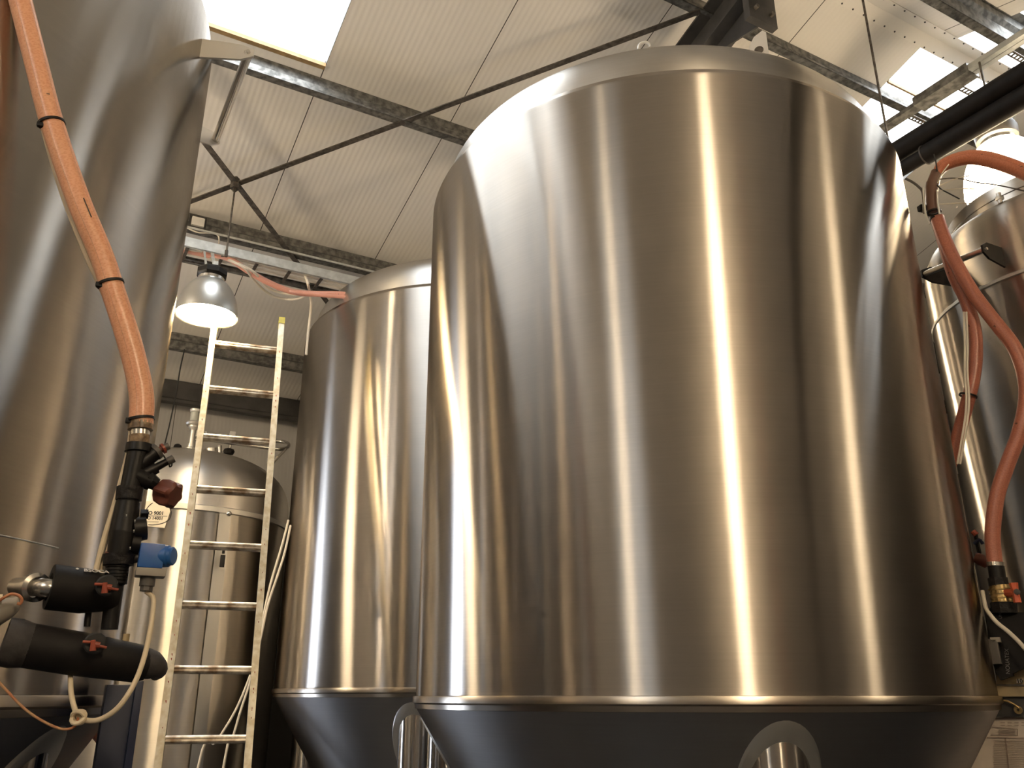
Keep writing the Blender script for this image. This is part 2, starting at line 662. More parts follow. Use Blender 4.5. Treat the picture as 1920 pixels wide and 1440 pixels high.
# far wall with a daylit doorway hidden behind the left tank
DP0, DP1, DZ = -3.2, -2.1, 3.8
mb = MB()
bbox(mb, PMIN, DP0, SMAX, SMAX + .1, 0, zf)
bbox(mb, DP1, PMAX, SMAX, SMAX + .1, 0, zf)
bbox(mb, DP0, DP1, SMAX, SMAX + .1, DZ, zf)
structure(mb.build('wall_far', M['wallp'], origin=(0, 0, 0), rot=BA, smooth=False))
d = structure(bbox(MB(), DP0, DP1, SMAX + .05, SMAX + .07, 0.02, DZ).build('door_1', M['door'], origin=(0, 0, 0), rot=BA, smooth=False))
mb = MB()
for p in (DP0 + .03, (DP0 + DP1) / 2 + .15, DP1 - .03):
    bbox(mb, p - .04, p + .04, SMAX - .01, SMAX + .045, 0, DZ)
bbox(mb, DP0, DP1, SMAX - .01, SMAX + .045, DZ - .08, DZ)
mb.build('door_frame', M['rafter'], d, smooth=False)
structure(bbox(MB(), PMIN, DP0, SMAX - .03, SMAX - .004, 0, CZ + 1.45).build('trim_2', M['darkwall'], origin=(0, 0, 0), rot=BA, smooth=False))  # dark sheet added over the lower far wall, both sides of the door
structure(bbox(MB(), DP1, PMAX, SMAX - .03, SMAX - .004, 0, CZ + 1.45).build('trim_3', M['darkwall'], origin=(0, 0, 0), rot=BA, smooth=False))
structure(bbox(MB(), PMIN, PMAX, SMIN - .1, SMIN, 0, roofz(SMIN)).build('wall_near', M['wally'], origin=(0, 0, 0), rot=BA, smooth=False))
for nm, p0, p1 in (('wall_left', PMIN - .1, PMIN), ('wall_right', PMAX, PMAX + .1)):
    mb = MB()
    mb.prism([B(p0, SMIN, 0), B(p0, SMAX, 0), B(p0, SMAX, roofz(SMAX)), B(p0, SR, roofz(SR)), B(p0, SMIN, roofz(SMIN))], B(p1 - p0, 0, 0))
    structure(mb.build(nm, M['wally'], origin=(0, 0, 0), rot=BA, smooth=False))

# rooflights
k = 0
for holes in (SKY_N, SKY_F):
    for a, b, h0, h1 in holes:
        k += 1
        mb = MB()
        poly = [B(a, h0, roofz(h0) + .05), B(b, h0, roofz(h0) + .05), B(b, h1, roofz(h1) + .05), B(a, h1, roofz(h1) + .05)]
        mb.prism(poly, (0, 0, .012))
        o = structure(mb.build('window_%d' % k, M['sky'], origin=B(a, h0, roofz(h0)), rot=BA, smooth=False))
        if holes is SKY_N:
            e = MB()
            e.prism([B(a, h1 - .02, roofz(h1) - .012), B(b, h1 - .02, roofz(h1) - .012), B(b, h1 + .02, roofz(h1) - .012), B(a, h1 + .02, roofz(h1) - .012)], (0, 0, .03))
            e.build('batten', M['wood'], o, smooth=False)
            if a > 2:
                e = MB()
                s = 3.31
                e.prism([B(a, s - .008, roofz(s) - .012), B(b, s - .008, roofz(s) - .012), B(b, s + .008, roofz(s) - .012), B(a, s + .008, roofz(s) - .012)], (0, 0, .03))
                e.build('batten', M['wood'], o, smooth=False)

# ridge flashing with its screws
mb = MB()
for s0, s1 in ((SR, SR + .1), (SR - .1, SR)):
    mb.prism([B(PMIN, s0, roofz(s0) - .006), B(PMAX, s0, roofz(s0) - .006), B(PMAX, s1, roofz(s1) - .006), B(PMIN, s1, roofz(s1) - .006)], (0, 0, .005))
cap = structure(mb.build('trim_1', M['cap'], origin=(0, 0, 0), rot=BA, smooth=False))
mb = MB()
for i in range(90):
    for s in (SR + .085, SR - .085):
        p = 2.0 + i * 0.111
        c = B(p, s, roofz(s) - .012)
        mb.cyl(c, c + V((0, 0, .012)), .006, seg=6)
mb.build('screws', M['rafter'], cap)['kind'] = 'stuff'

# purlins
PROF = [(.06, -.002), (0, -.002), (0, -.07), (-.03, -.095), (-.03, -.195), (-.09, -.195), (-.09, -.18)]


def sheet(mb, prof, t, p0, p1):
    for (a, b) in zip(prof, prof[1:]):
        a, b = V((a[0], a[1])), V((b[0], b[1]))
        d = (b - a).normalized()
        n = V((-d.y, d.x)) * t / 2
        q = [a + n - d * t / 2, b + n + d * t / 2, b - n + d * t / 2, a - n - d * t / 2]
        mb.prism([B(p0, v.x, v.y) for v in q], B(p1 - p0, 0, 0))
    return mb


names = {4.88: 'galvanised roof purlin just below the big left rooflight',
         6.40: 'galvanised roof purlin running directly above the cable ladder',
         7.89: 'galvanised roof purlin behind the top of the leaning ladder',
         3.37: 'galvanised roof purlin nearest the ridge, passing over the largest tank',
         2.43: 'galvanised roof purlin beyond the ridge, crossing the top right rooflight'}
for s, lab in names.items():
    sg = 1 if s > SR else -1
    mb = MB()
    sheet(mb, [(s + sg * a, roofz(s) + b) for a, b in PROF], .003, PMIN + .02, PMAX - .02)
    tag(mb.build('roof_purlin', M['galv'], origin=B(0, s, roofz(s) - .2), rot=BA, smooth=False), lab, 'beam', 'roof purlins')
for s, lab in ((0.92, 'galvanised roof purlin on the far slope, out of the picture above the camera'),):
    mb = MB()
    sheet(mb, [(s - a, roofz(s) + b) for a, b in PROF], .003, PMIN + .02, PMAX - .02)
    tag(mb.build('roof_purlin', M['galv'], origin=B(0, s, roofz(s) - .2), rot=BA, smooth=False), lab, 'beam', 'roof purlins')
mb = MB()
s = 8.60
sheet(mb, [(s + .07, roofz(s) - .02), (s, roofz(s) - .02), (s, roofz(s) - .20), (s - .02, roofz(s) - .22), (s - .02, roofz(s) - .25), (s + .06, roofz(s) - .25)], .004, PMIN + .02, PMAX - .02)
tag(mb.build('eaves_beam', M['rafter'], origin=B(0, s, roofz(s) - .25), rot=BA, smooth=False), 'dark steel eaves beam along the top of the far grey wall', 'beam')

# rafters (I sections under the purlins)
for p0, lab in ((3.29, 'dark steel rafter meeting the ridge above the largest tank'),
                (-1.75, 'dark steel rafter hidden above the left tank'),
                (8.35, 'dark steel rafter over the far right end of the hall')):
    t = thing('steel_rafter', lab, 'beam', B(p0, SR, roofz(SR) - .5), BA, 'steel rafters')
    for s0, s1 in ((SR, SMAX - .02), (SMIN + .02, SR)):
        mb = MB()
        w, tf, top, dep = .19, .014, .2, .28
        for (a, b, z0, z1) in ((p0, p0 + w, top, top + tf), (p0, p0 + w, top + dep - tf, top + dep), (p0 + w / 2 - .006, p0 + w / 2 + .006, top, top + dep)):
            mb.prism([B(a, s0, roofz(s0) - z1), B(b, s0, roofz(s0) - z1), B(b, s0, roofz(s0) - z0), B(a, s0, roofz(s0) - z0)], B(0, s1 - s0, roofz(s1) - roofz(s0)))
        mb.build('rafter_beam', M['rafter'], t, smooth=False)
    # bolted ridge haunch
    mb = MB()
    zr = roofz(SR)
    for ds in (-.012, .012):
        bbox(mb, p0 - .02, p0 + w + .02, SR + ds - .012, SR + ds + .012, zr - .72, zr - .2)
    mb.prism([B(p0 + .09, SR + .5, roofz(SR + .5) - .47), B(p0 + .09, SR, zr - .72), B(p0 + .09, SR, zr - .3)], B(.012, 0, 0))
    mb.build('end_plate', M['rafter'], t, smooth=False)
    for dp in (.03, w - .03):
        for dz in (-.64, -.5, -.34):
            MB().cyl(B(p0 + dp, SR + .05, zr + dz), B(p0 + dp, SR - .05, zr + dz), .014, seg=6).build('bolt', M['tie'], t)

# crossed bracing under the purlins
def under(p, s, dz=.215):
    return B(p, s, roofz(s) - dz)


def flat_bar(mb, a, b, w=.045, t=.008):
    d = (b - a).normalized()
    n = V((0, 0, 1))
    x = d.cross(n).normalized()
    y = x.cross(d).normalized()
    mb.prism([a + x * w / 2 + y * t / 2, a - x * w / 2 + y * t / 2, a - x * w / 2 - y * t / 2, a + x * w / 2 - y * t / 2], b - a)
    return mb


o = flat_bar(MB(), under(3.28, 3.30), under(-1.7, 8.38)).build('brace_bar', M['tie'], smooth=False)
tag(o, 'flat steel brace rising from the lamp side up to the rafter over the largest tank', 'brace', 'crossed roof braces')
o = flat_bar(MB(), under(-1.7, 3.22, .225), under(3.28, 8.12, .225)).build('brace_bar', M['tie'], smooth=False)
tag(o, 'flat steel brace falling behind the pink hose towards the far middle tank', 'brace', 'crossed roof braces')
hub = under(.86, 5.75, .235)
t = thing('hanger_rod', 'thin steel rod hanging from the bolted crossing of the two roof braces', 'rod', hub)
mb = MB()
mb.cyl(hub - V((0, 0, .03)), hub + V((0, 0, .05)), .035, seg=6)
mb.cyl(hub - V((0, 0, .05)), hub + V((0, 0, .07)), .016, seg=8)
mb.build('clamp', M['tie'], t)
mb = MB()
rodb = V((hub.x, hub.y, CZ + 3.02))
mb.cyl(hub - V((0, 0, .03)), rodb, .007, seg=8)
mb.build('rod', M['tie'], t)


# ------------------------------------------------------------------ tanks
def head_prof(R, z0, rise, n=18, pw=2.5):
    pr = []
    for i in range(n + 1):
        a = i / n * PI / 2
        r = R * math.cos(a) ** (2 / pw)
        pr.append((r if i < n else 0, z0 + rise * math.sin(a) ** (2 / pw)))
    return pr


def cone_tank(name, lab, az, D, R, H, ringdz, shellmat, leg_angles, conedep=1.0, group='tall conical storage tanks', lugs=()):
    c = pol(az, D, 0)
    k = R / 1.25
    zr = CZ + ringdz
    t = thing(name, lab, 'tank', c, 0, group)
    zt = zr + H
    mb = MB().lathe([(R, zr), (R, zt - .03 * k), (R - .004, zt - .012 * k)], c, 192)
    mb.build('shell', shellmat, t)
    mb = MB().lathe([(R - .004, zt - .012 * k), (R - .014 * k, zt + .012 * k), (R - .03 * k, zt + .022 * k), (R - .055 * k, zt + .026 * k), (R - .055 * k, zt)], c, 192)
    mb.build('top_rim', M['band'], t)
    mb = MB().lathe([(R - .06 * k, zt)] + head_prof(R - .06 * k, zt + .05 * k, .42 * k), c, 160)
    mb.build('dished_top', M['head'], t)
    mb = MB().lathe([(R - .02, zr + .006), (R + .012, zr + .004), (R + .014, zr), (R + .014, zr - .022 * k), (R + .004, zr - .028 * k), (R + .002, zr - .046 * k), (R - .02, zr - .05 * k)], c, 192)
    mb.build('base_ring', M['band'], t)
    # cone
    slope = 1.58
    zc0 = zr - .046 * k
    ro = .09

    def cz(r):
        return zc0 - (R - .004 - r) * slope
    mb = MB().lathe([(R - .004, zc0), (R - .3, cz(R - .3)), (R - .7, cz(R - .7)), (ro, cz(ro))], c, 160)
    mb.build('cone', M['cone'], t)
    zb = cz(ro)
    mb = MB().lathe([(ro, zb + .01), (ro, zb - .06), (ro + .03, zb - .06), (ro + .03, zb - .08), (0, zb - .08)], c, 32)
    mb.build('outlet', M['stainless'], t)
    lr = .112 * k
    pr = .142 * k
    for a in leg_angles:
        lx = c + V((math.sin(R_(a)), math.cos(R_(a)), 0)) * (R * .868)
        lx.z = 0
        rows = []
        mb = MB()
        N = 48
        top = []
        bot = []
        foot = []
        for i in range(N):
            q = 2 * PI * i / N
            v = lx + V((math.cos(q), math.sin(q), 0)) * lr
            zz = cz((V((v.x, v.y, 0)) - V((c.x, c.y, 0))).length) + .004
            top.append(mb.bm.verts.new((v.x, v.y, zz)))
            bot.append(mb.bm.verts.new((v.x, v.y, .03)))
        for i in range(N):
            j = (i + 1) % N
            mb.bm.faces.new((bot[i], bot[j], top[j], top[i]))
        mb.bm.faces.new(bot[::-1])
        lg = mb.build('leg', M['legsteel'], t)
        mb = MB()
        mb.cyl((lx.x, lx.y, 0), (lx.x, lx.y, .03), lr * 1.6, seg=32)
        mb.build('foot_plate', M['stainless'], lg)
        mb = MB()
        ia, oa, ob = [], [], []
        for i in range(N):
            q = 2 * PI * i / N
            dd = V((math.cos(q), math.sin(q), 0))
            for lst, rr, off in ((ia, lr * .98, -.012), (oa, pr, -.012), (ob, pr + .004, .002)):
                v = lx + dd * rr
                zz = cz((V((v.x, v.y, 0)) - V((c.x, c.y, 0))).length) + off
                lst.append(mb.bm.verts.new((v.x, v.y, zz)))
        for i in range(N):
            j = (i + 1) % N
            mb.bm.faces.new((ia[i], ia[j], oa[j], oa[i]))
            mb.bm.faces.new((oa[i], oa[j], ob[j], ob[i]))
        mb.build('leg_pad', M['satin'], lg)
    return t, c


T1, c1 = cone_tank('storage_tank', 'huge brushed steel conical tank filling the middle and right of the view', 11.06, 4.25, 1.25, 2.487, .0, M['shell'], (180 + 11.06 - 14, 180 + 11.06 + 76, 11.06 - 14, 11.06 + 76))
K2 = 1.10
T2, c2 = cone_tank('storage_tank', 'brushed steel conical tank half hidden behind the huge one, right of the ladder', -3.06, 6.18 * K2, 1.25 * K2, 2.487 * K2 - .04, .05, M['shell'], (180 - 3.06 + 13, 180 - 3.06 + 103, -3.06 + 13, -3.06 - 77))
T3, c3 = cone_tank('storage_tank', 'near steel tank at the left edge with the pink hose down its side', -45.0, 3.41, 1.25, 2.487, .0, M['shell_near'], (180 - 45 + 45, 180 - 45 - 45, 45, -90))

# lifting lug and eye on the dished top of the huge tank
p = hd(1425, 92, 3.31)
x = V((math.cos(R_(20)), -math.sin(R_(20)), 0))
mb = MB()
hole = [V((.022 * math.cos(a), .022 * math.sin(a) + .0, 0)) for a in [i * PI / 12 for i in range(24)]]
prof = [(-.045, -.06), (.035, -.06), (.035, .085), (.02, .10), (-.02, .075), (-.045, .03)]
nv = V((0, 0, 1)).cross(x)
mb.prism([p + x * a + V((0, 0, b)) for a, b in prof], nv * .012)
lug = mb.build('lifting_lug', M['white_weld'], T1, smooth=False)
lug['label'] = 'bright lug plate'
mb = MB()
mb.cyl(p + V((0, 0, -.005)) - nv * .003 - x * .005, p + V((0, 0, -.005)) + nv * .0 - x * .005, .02, seg=20)
mb.build('lug_hole', M['tie'], lug)
p = hd(1208, 88, 3.14)
mb = MB()
x = V((math.cos(R_(11)), -math.sin(R_(11)), 0))
mb.tube([p + x * .026 * math.cos(a) + V((0, 0, .026 * math.sin(a))) for a in [i * PI / 14 - .2 for i in range(17)]], .006, 8)
mb.build('lifting_eye', M['white_weld'], T1)


def side_handle(t, c, a, b, plate_h, mat_t, mat_p, r=.017, R=1.25):
    """horizontal tube between two plates welded to the shell"""
    mb = MB()
    mb.cyl(a, b, r, seg=16)
    h = mb.build('side_handle', mat_t, t)
    for e in (a, b):
        d = V((e.x - c.x, e.y - c.y, 0))
        dist = d.length
        d.normalize()
        inner = V((c.x, c.y, e.z)) + d * (R - .004)
        tip = e + d * .012
        L = (tip - inner).length
        tg = V((0, 0, 1)).cross(d)
        mb = MB()
        hh = plate_h / 2
        pts = [inner + V((0, 0, hh)), inner - V((0, 0, hh)), inner + d * (L * .8) - V((0, 0, hh * .8)),
               tip + d * .008 - V((0, 0, hh * .35)), tip + d * .008 + V((0, 0, hh * .35)), inner + d * (L * .8) + V((0, 0, hh * .8))]
        mb.prism([q - tg * .005 for q in pts], tg * .01)
        mb.build('handle_plate', mat_p, h, smooth=False)
        mb = MB()
        mb.cyl(e - tg * .014, e + tg * .014, .008, seg=10)
        mb.build('pin', M['satin'], h)


side_handle(T3, c3, hd(466, 100, 2.80), hd(404, 262, 3.46), .085, M['stainless'], M['white_weld'])

# thin raised line part-way round the left tank
mb = MB()
zz = hd(60, 1015, 2.43).z
a0 = math.atan2(hd(0, 1010, 2.4).y - c3.y, hd(0, 1010, 2.4).x - c3.x)
mb.lathe([(1.2505, zz - .002), (1.2515, zz), (1.2505, zz + .002)], c3, 24, ang=(a0 - .3, a0 + .14))
mb.build('thin_ridge', M['satin'], T3)

# ------------------------------------------------------------------ small vessel behind the ladder
D4, A4, R4 = 7.62, -21.2, .85
c4 = pol(A4, D4, 0)
T4 = thing('pressure_vessel', 'slim steel vessel with a domed top standing behind the ladder', 'tank', c4)
zw = CZ + 1.34
MB().lathe([(R4, .6), (R4, zw)], c4, 128).build('shell', M['vessel'], T4)
MB().lathe([(R4, zw + .01), (R4, zw + .1)] + head_prof(R4, zw + .1, .50, pw=2.5)[1:], c4, 128).build('domed_top', M['head'], T4)
MB().lathe([(R4 + .002, zw - .025), (R4 + .012, zw - .018), (R4 + .012, zw + .018), (R4 + .002, zw + .025)], c4, 128).build('weld_or_reflection_band', M['satin'], T4)  # weld under the domed top
MB().lathe([(R4, .5), (R4 - .2, .36), (0, .3)], c4, 96).build('bottom', M['cone'], T4)
for a in (20, 110, 200, 290):
    q = c4 + V((math.cos(R_(a)), math.sin(R_(a)), 0)) * .62
    MB().cyl((q.x, q.y, 0), (q.x, q.y, .5), .05, seg=20).build('leg', M['stainless'], T4)
# cover strip and ball knob on the front
sa = math.atan2(*(hd(424, 972, 6.8) - c4).yx)
mb = MB().lathe([(R4 + .001, .6), (R4 + .012, .61), (R4 + .012, zw - .03), (R4 + .001, zw - .025)], c4, 4, ang=(sa - .055, sa + .055))
mb.build('cover_strip', M['satin'], T4)
q = pl(429, 963, A4, D4 - R4 - .03)
mb = MB()
mb.lathe([(0, -.022), (.012, -.018), (.02, -.008), (.022, 0), (.02, .008), (.012, .018), (0, .022)], q, 16)
mb.cyl(q, q + pol(A4, .05), .006, seg=8)
mb.build('ball_knob', M['stainless'], T4)
q = pl(417, 1052, A4, D4 - R4 - .015)
mb = MB().box(q, (.035, .02, .09), R_(-A4), .006)
mb.box(q + V((0, 0, .07)), (.02, .02, .03), R_(-A4), .004)
mb.build('latch', M['blackp'], T4)

# stack valve on the top
n4 = D4 - .35
qb = pl(357, 846, A4, n4)
qt = pl(361, 768, A4, n4)
u = (V((qb.x, qb.y, qt.z)) - V((qb.x, qb.y, qb.z)))
Hs = u.length
mb = MB()
mb.lathe([(.05, -.12), (.05, .02), (.033, .03), (.033, .06)], qb, 24)
mb.lathe([(.024, .05), (.024, Hs * .52)], qb, 24)
mb.lathe([(.024, Hs * .5), (.045, Hs * .56), (.045, Hs * .60), (.06, Hs * .62), (.068, Hs * .66), (.06, Hs * .70), (.04, Hs * .70)], qb, 24)
mb.build('relief_valve', M['satin'], T4)
MB().lathe([(.038, Hs * .70), (.038, Hs * .95)], qb, 24).build('sight_glass', M['glass'], T4)
MB().lathe([(.03, Hs * .70), (.03, Hs * .93), (.044, Hs * .95), (.046, Hs * 1.0), (.03, Hs * 1.01), (0, Hs * 1.01)], qb, 24).build('valve_cap', M['white_weld'], T4)


def P4(x, y, off=0.0):
    return pl(x, y, A4, n4 + off)


# swing rail round the top
mb = MB()
mb.tube([P4(366, 825), P4(384, 824), P4(440, 831), P4(505, 840), P4(526, 842), P4(539, 839, .12), P4(540, 832, .28), P4(528, 828, .36), P4(500, 825, .38), P4(440, 819, .38), P4(385, 813, .38)], .0165, 12, path=6)
mb.build('top_rail', M['stainless'], T4)
for x in (432, 505):
    MB().cyl(P4(x, 826, .2), P4(x - 3, 872, .2), .012, seg=10).build('rail_stay', M['stainless'], T4)
MB().tube([P4(536, 841, .05), P4(516, 862, .05), P4(500, 885, .05)], .014, 10).build('rail_stay', M['stainless'], T4)
MB().box(P4(372, 815, .1), (.13, .08, .055), R_(-A4), .01).build('rail_clamp', M['white_weld'], T4)
MB().box(P4(436, 815, .36), (.05, .05, .05), R_(-A4), .006).build('rail_clamp', M['white_weld'], T4)
MB().cyl(P4(396, 862, .1), P4(396, 842, .1), .05, seg=20).build('nozzle', M['satin'], T4)
MB().cyl(P4(412, 862, .1), P4(412, 836, .1), .018, seg=16).build('nozzle', M['satin'], T4)
for x, y, w in ((333, 839, .035), (429, 847, .05)):
    q = P4(x, y, .05)
    mb = MB()
    mb.lathe([(0, -.02), (w * .8, -.02), (w, 0), (w * .8, .02), (w * .3, .03), (0, .03)], q, 8)
    mb.build('hand_knob', M['blackp'], T4)

# certificate sticker
q = pl(296, 968, A4, D4 - .80)
zx = V((math.cos(R_(A4)), -math.sin(R_(A4)), 0))
nn = -pol(A4, 1)
nn = (V((q.x, q.y, 0)) - V((c4.x, c4.y, 0))).normalized()
q = V((c4.x, c4.y, q.z)) + nn * (R4 + .016)
tx = V((0, 0, 1)).cross(nn)
st = thing('certificate_sticker', 'cream certificate sticker printed with two ISO numbers on the slim vessel', 'sticker', q)
s1 = mpx(q)
mb = MB()
mb.prism([q + tx * a * s1 + V((0, 0, b * s1)) for a, b in ((-27, -20), (18, -24), (24, 8), (24, 26), (-27, 26))], nn * .0015)
mb.build('sheet', M['sticker'], st, smooth=False)
text_mesh('ISO 9001', 9.0 * s1, M['ink'], 'lettering', facing(q + nn * .003 + V((0, 0, 3.2 * s1)) - tx * 4 * s1, tx, nn), st, spacing=1.0, bold=.0012)
text_mesh('ISO 14001', 8.0 * s1, M['ink'], 'lettering', facing(q + nn * .003 + V((0, 0, -6.4 * s1)) - tx * 4 * s1, tx, nn), st, bold=.0008)
mb = MB()
mb.prism([q + nn * .002 + tx * a * s1 + V((0, 0, b * s1)) for a, b in ((-26, -2.3), (20, -2.3), (20, -1.5), (-26, -1.5))], nn * .001)
for b in (-12.5, -15):
    mb.prism([q + nn * .002 + tx * a * s1 + V((0, 0, (b + h) * s1)) for a, h in ((-16, 0), (6, 0), (6, .5), (-16, .5))], nn * .001)
mb.build('rule', M['ink'], st, smooth=False)

# ------------------------------------------------------------------ right tank
D5, A5, R5 = 5.15, 36.5, .742
c5 = pol(A5, D5, 0)
T5 = thing('storage_tank', 'steel tank at the right edge with a narrower collar on top', 'tank', c5)
zs = CZ + 2.34
MB().lathe([(R5, CZ - .1), (R5, CZ + 1.93)], c5, 160).build('shell', M['shell'], T5)
MB().lathe([(R5, CZ + 1.945), (R5, zs - .12), (R5 - .01, zs - .06), (R5 - .04, zs), (R5 - .1, zs + .05), (.575, zs + .07), (.5, zs + .08)], c5, 160).build('shoulder', M['vessel'], T5)
MB().lathe([(R5 + .001, CZ + 1.925), (R5 + .006, CZ + 1.93), (R5 + .006, CZ + 1.945), (R5 + .001, CZ + 1.95)], c5, 160).build('weld_or_reflection_band', M['satin'], T5)  # raised band standing for the handle's reflection in the shell
MB().lathe([(.577, zs + .06), (.577, zs + .12), (.583, zs + .122), (.583, zs + .130), (.577, zs + .132), (.577, zs + .19), (.55, zs + .195), (.3, zs + .22), (0, zs + .23)], c5, 128).build('collar', M['band'], T5)
MB().lathe([(R5, CZ - .1), (.1, CZ - 1.3), (0, CZ - 1.3)], c5, 96).build('cone', M['cone'], T5)
for a in (10, 100, 190, 280):
    q = c5 + V((math.cos(R_(a)), math.sin(R_(a)), 0)) * .58
    MB().cyl((q.x, q.y, 0), (q.x, q.y, CZ - .3), .06, seg=20).build('leg', M['stainless'], T5)
side_handle(T5, c5, hd(1846, 468, 4.33), hd(1734, 514, 4.46), .11, M['stainless'], M['blackp'], r=.016, R=R5)
q = V((c5.x, c5.y, 0)) + (hd(1872, 368, 4.6) - c5).normalized() * 0
q = hd(1874, 372, 4.55)
mb = MB()
mb.cyl(q - V((0, 0, .03)), q + V((0, 0, .03)), .012, seg=10)
mb.box(q, (.03, .03, .02), .3, .003)
mb.build('collar_clip', M['satin'], T5)

# ------------------------------------------------------------------ ladder
LA = V((-1.741, 4.588, CZ - .20))
LT = V((-1.932, 5.073, CZ + 2.136))
ld = (LT - LA).normalized()
U = V((math.sin(R_(73)), math.cos(R_(73)), 0))
sep = .42
rs = (LT - LA).length / 7.0
foot = LA - ld * (LA.z / ld.z)
lad = thing('ladder', 'worn paint-splashed aluminium ladder leaning in front of the slim vessel', 'ladder', foot + U * sep / 2)
fn = U.cross(ld).normalized()
up_l = LT + ld * .06
for sgn, base, top in ((0, foot, LT + ld * .16), (1, foot + U * sep, LT + U * sep + ld * .23)):
    mb = MB()
    w, dpt = .036, .075
    ax = U
    pts = [base + ax * a + fn * b for a, b in ((-w / 2, -dpt / 2), (w / 2, -dpt / 2), (w / 2, dpt / 2), (-w / 2, dpt / 2))]
    mb.prism(pts, top - base)
    rail = mb.build('rail', M['ladder'], lad, smooth=False)
    mb = MB()
    pts = [top - ld * .03 + ax * a * 1.12 + fn * b * 1.08 for a, b in ((-w / 2, -dpt / 2), (w / 2, -dpt / 2), (w / 2, dpt / 2), (-w / 2, dpt / 2))]
    mb.prism(pts, ld * .05)
    mb.build('end_cap', M['yellow'], rail, smooth=False)
    mb = MB()
    pts = [base + V((0, 0, .0)) + ax * a * 1.3 + fn * b * 1.15 for a, b in ((-w / 2, -dpt / 2), (w / 2, -dpt / 2), (w / 2, dpt / 2), (-w / 2, dpt / 2))]
    mb.prism(pts, ld * .06)
    mb.build('foot_cap', M['rubber'], rail, smooth=False)
    mb = MB()
    for i in range(26):
        h = random.uniform(1.0, (top - base).length - .1)
        hw = random.uniform(.003, .007)
        cc = base + ld * h - fn * (dpt / 2 + .0005) + ax * random.uniform(-.009, .009)
        if fn.y > 0:
            pass
        mb.box(cc, (hw, .001, hw * random.uniform(1, 3)), -R_(17))
        cc2 = base + ld * h + fn * (dpt / 2 + .0005)
        mb.box(cc2, (hw, .001, hw * 2), -R_(17))
    mb.build('paint_marks', M['paint_red'], rail, smooth=False)
n_low = int((LA - foot).length / rs)
for i in range(-n_low, 8):
    a = LA + ld * rs * i + U * (.014)
    b = a + U * (sep - .028)
    mb = MB()
    x_, y_ = fn, ld
    prof = [(-.022, .017), (.022, .017), (.026, .009), (.026, .002), (.022, -.001), (.022, -.012), (.016, -.018), (-.016, -.018), (-.022, -.012), (-.022, -.001), (-.026, .002), (-.026, .009)]
    mb.prism([a + x_ * p_ + y_ * q_ for p_, q_ in prof], b - a)
    mb.build('rung', M['rung'], lad, smooth=False)

# ------------------------------------------------------------------ cable ladder above the lamp
TZ = CZ + 3.0
S0, S1 = 5.78, 6.05
t = thing('cable_tray', 'galvanised cable ladder hanging under the roof above the lamp', 'cable tray', B(.5, 5.9, TZ), BA)
mb = MB()
sheet(mb, [(S0 + .02, TZ + .07), (S0, TZ + .07), (S0, TZ), (S0 + .02, TZ)], .003, -7, 8)
mb.build('side_rail', M['galv_light'], t, smooth=False)
mb = MB()
sheet(mb, [(S1 - .02, TZ + .045), (S1, TZ + .045), (S1, TZ), (S1 - .02, TZ)], .003, -7, 8)
mb.build('side_rail', M['galv'], t, smooth=False)
p = -1.75 + .26
for i in range(14):
    pp = -.62 + i * .245
    mb = MB()
    bbox(mb, pp - .011, pp + .011, S0, S1, TZ + .004, TZ + .016)
    mb.build('rung', M['tie'], t, smooth=False)
mb = MB()
for pp in (rodb_p for rodb_p in (Binv(rodb).x,)):
    mb.cyl(B(pp, Binv(rodb).y, TZ - .03), B(pp, Binv(rodb).y, TZ + .02), .012, seg=6)
mb.build('hanger_nut', M['tie'], t)

# conduit under the second purlin, socket box and its flex
zz = roofz(6.40)
o = MB().tube([B(.2, 6.24, zz - .215), B(9, 6.24, zz - .215)], .009, 8).build('conduit', M['galv_light'])
tag(o, 'thin pale conduit clipped along the purlin above the cable ladder', 'conduit')
def ons(x, y, s_):
    r = ray(x, y)
    return V((0, 0, CZ)) + r * (s_ / Binv(r).y)


q = ons(371, 417, 6.335)
t = thing('junction_box', 'small white junction box on the purlin beside the left tank', 'junction box', q, BA)
MB().box(q, (.095, .04, .075), BA, .006).build('box', M['white'], t)
MB().box(q + B(0, 0.01, 0), (.13, .012, .13), BA, .002).build('back_plate', M['rafter'], t)
o = MB().tube([ons(340, 424, 6.3), ons(352, 428, 6.3), ons(372, 436, 6.29), ons(395, 437, 6.28), ons(408, 441, 6.27), ons(411, 450, 6.2), ons(409, 462, 6.0)], .006, 8, path=6).build('flex_cable', M['cable_w'])
tag(o, 'short white flex looping from the junction box down to the cable ladder', 'cable')

# pink hoses lying on and sagging from the cable ladder
def TP(x, y, z=3.03):
    r = ray(x, y)
    return V((0, 0, CZ)) + r * (z / r.z)


o = MB().tube([B(-3.5, 5.95, TZ + .03), TP(300, 458, 3.03), TP(350, 469, 3.03), TP(400, 477, 3.03), TP(432, 486, 3.0), TP(462, 506, 2.95), TP(500, 528, 2.90), TP(545, 546, 2.87), TP(590, 551, 2.87), TP(640, 552, 2.88), TP(700, 560, 2.9), TP(780, 575, 2.95), B(4.6, 6.0, TZ + .03), B(7, 5.95, TZ + .03)], .023, 14, path=8).build('pink_hose', M['hose_p'])
tag(o, 'pink hose sagging below the cable ladder towards the far middle tank', 'hose')
o = MB().tube([TP(520, 541, 2.90), TP(560, 548, 2.85), TP(600, 553.5, 2.84), TP(645, 557, 2.85), TP(700, 566, 2.87), TP(780, 582, 2.92), B(4.6, 6.06, TZ + .02)], .014, 10, path=6).build('pink_hose', M['hose_p'])
tag(o, 'thinner pink hose tied under the sagging one by the far middle tank', 'hose')
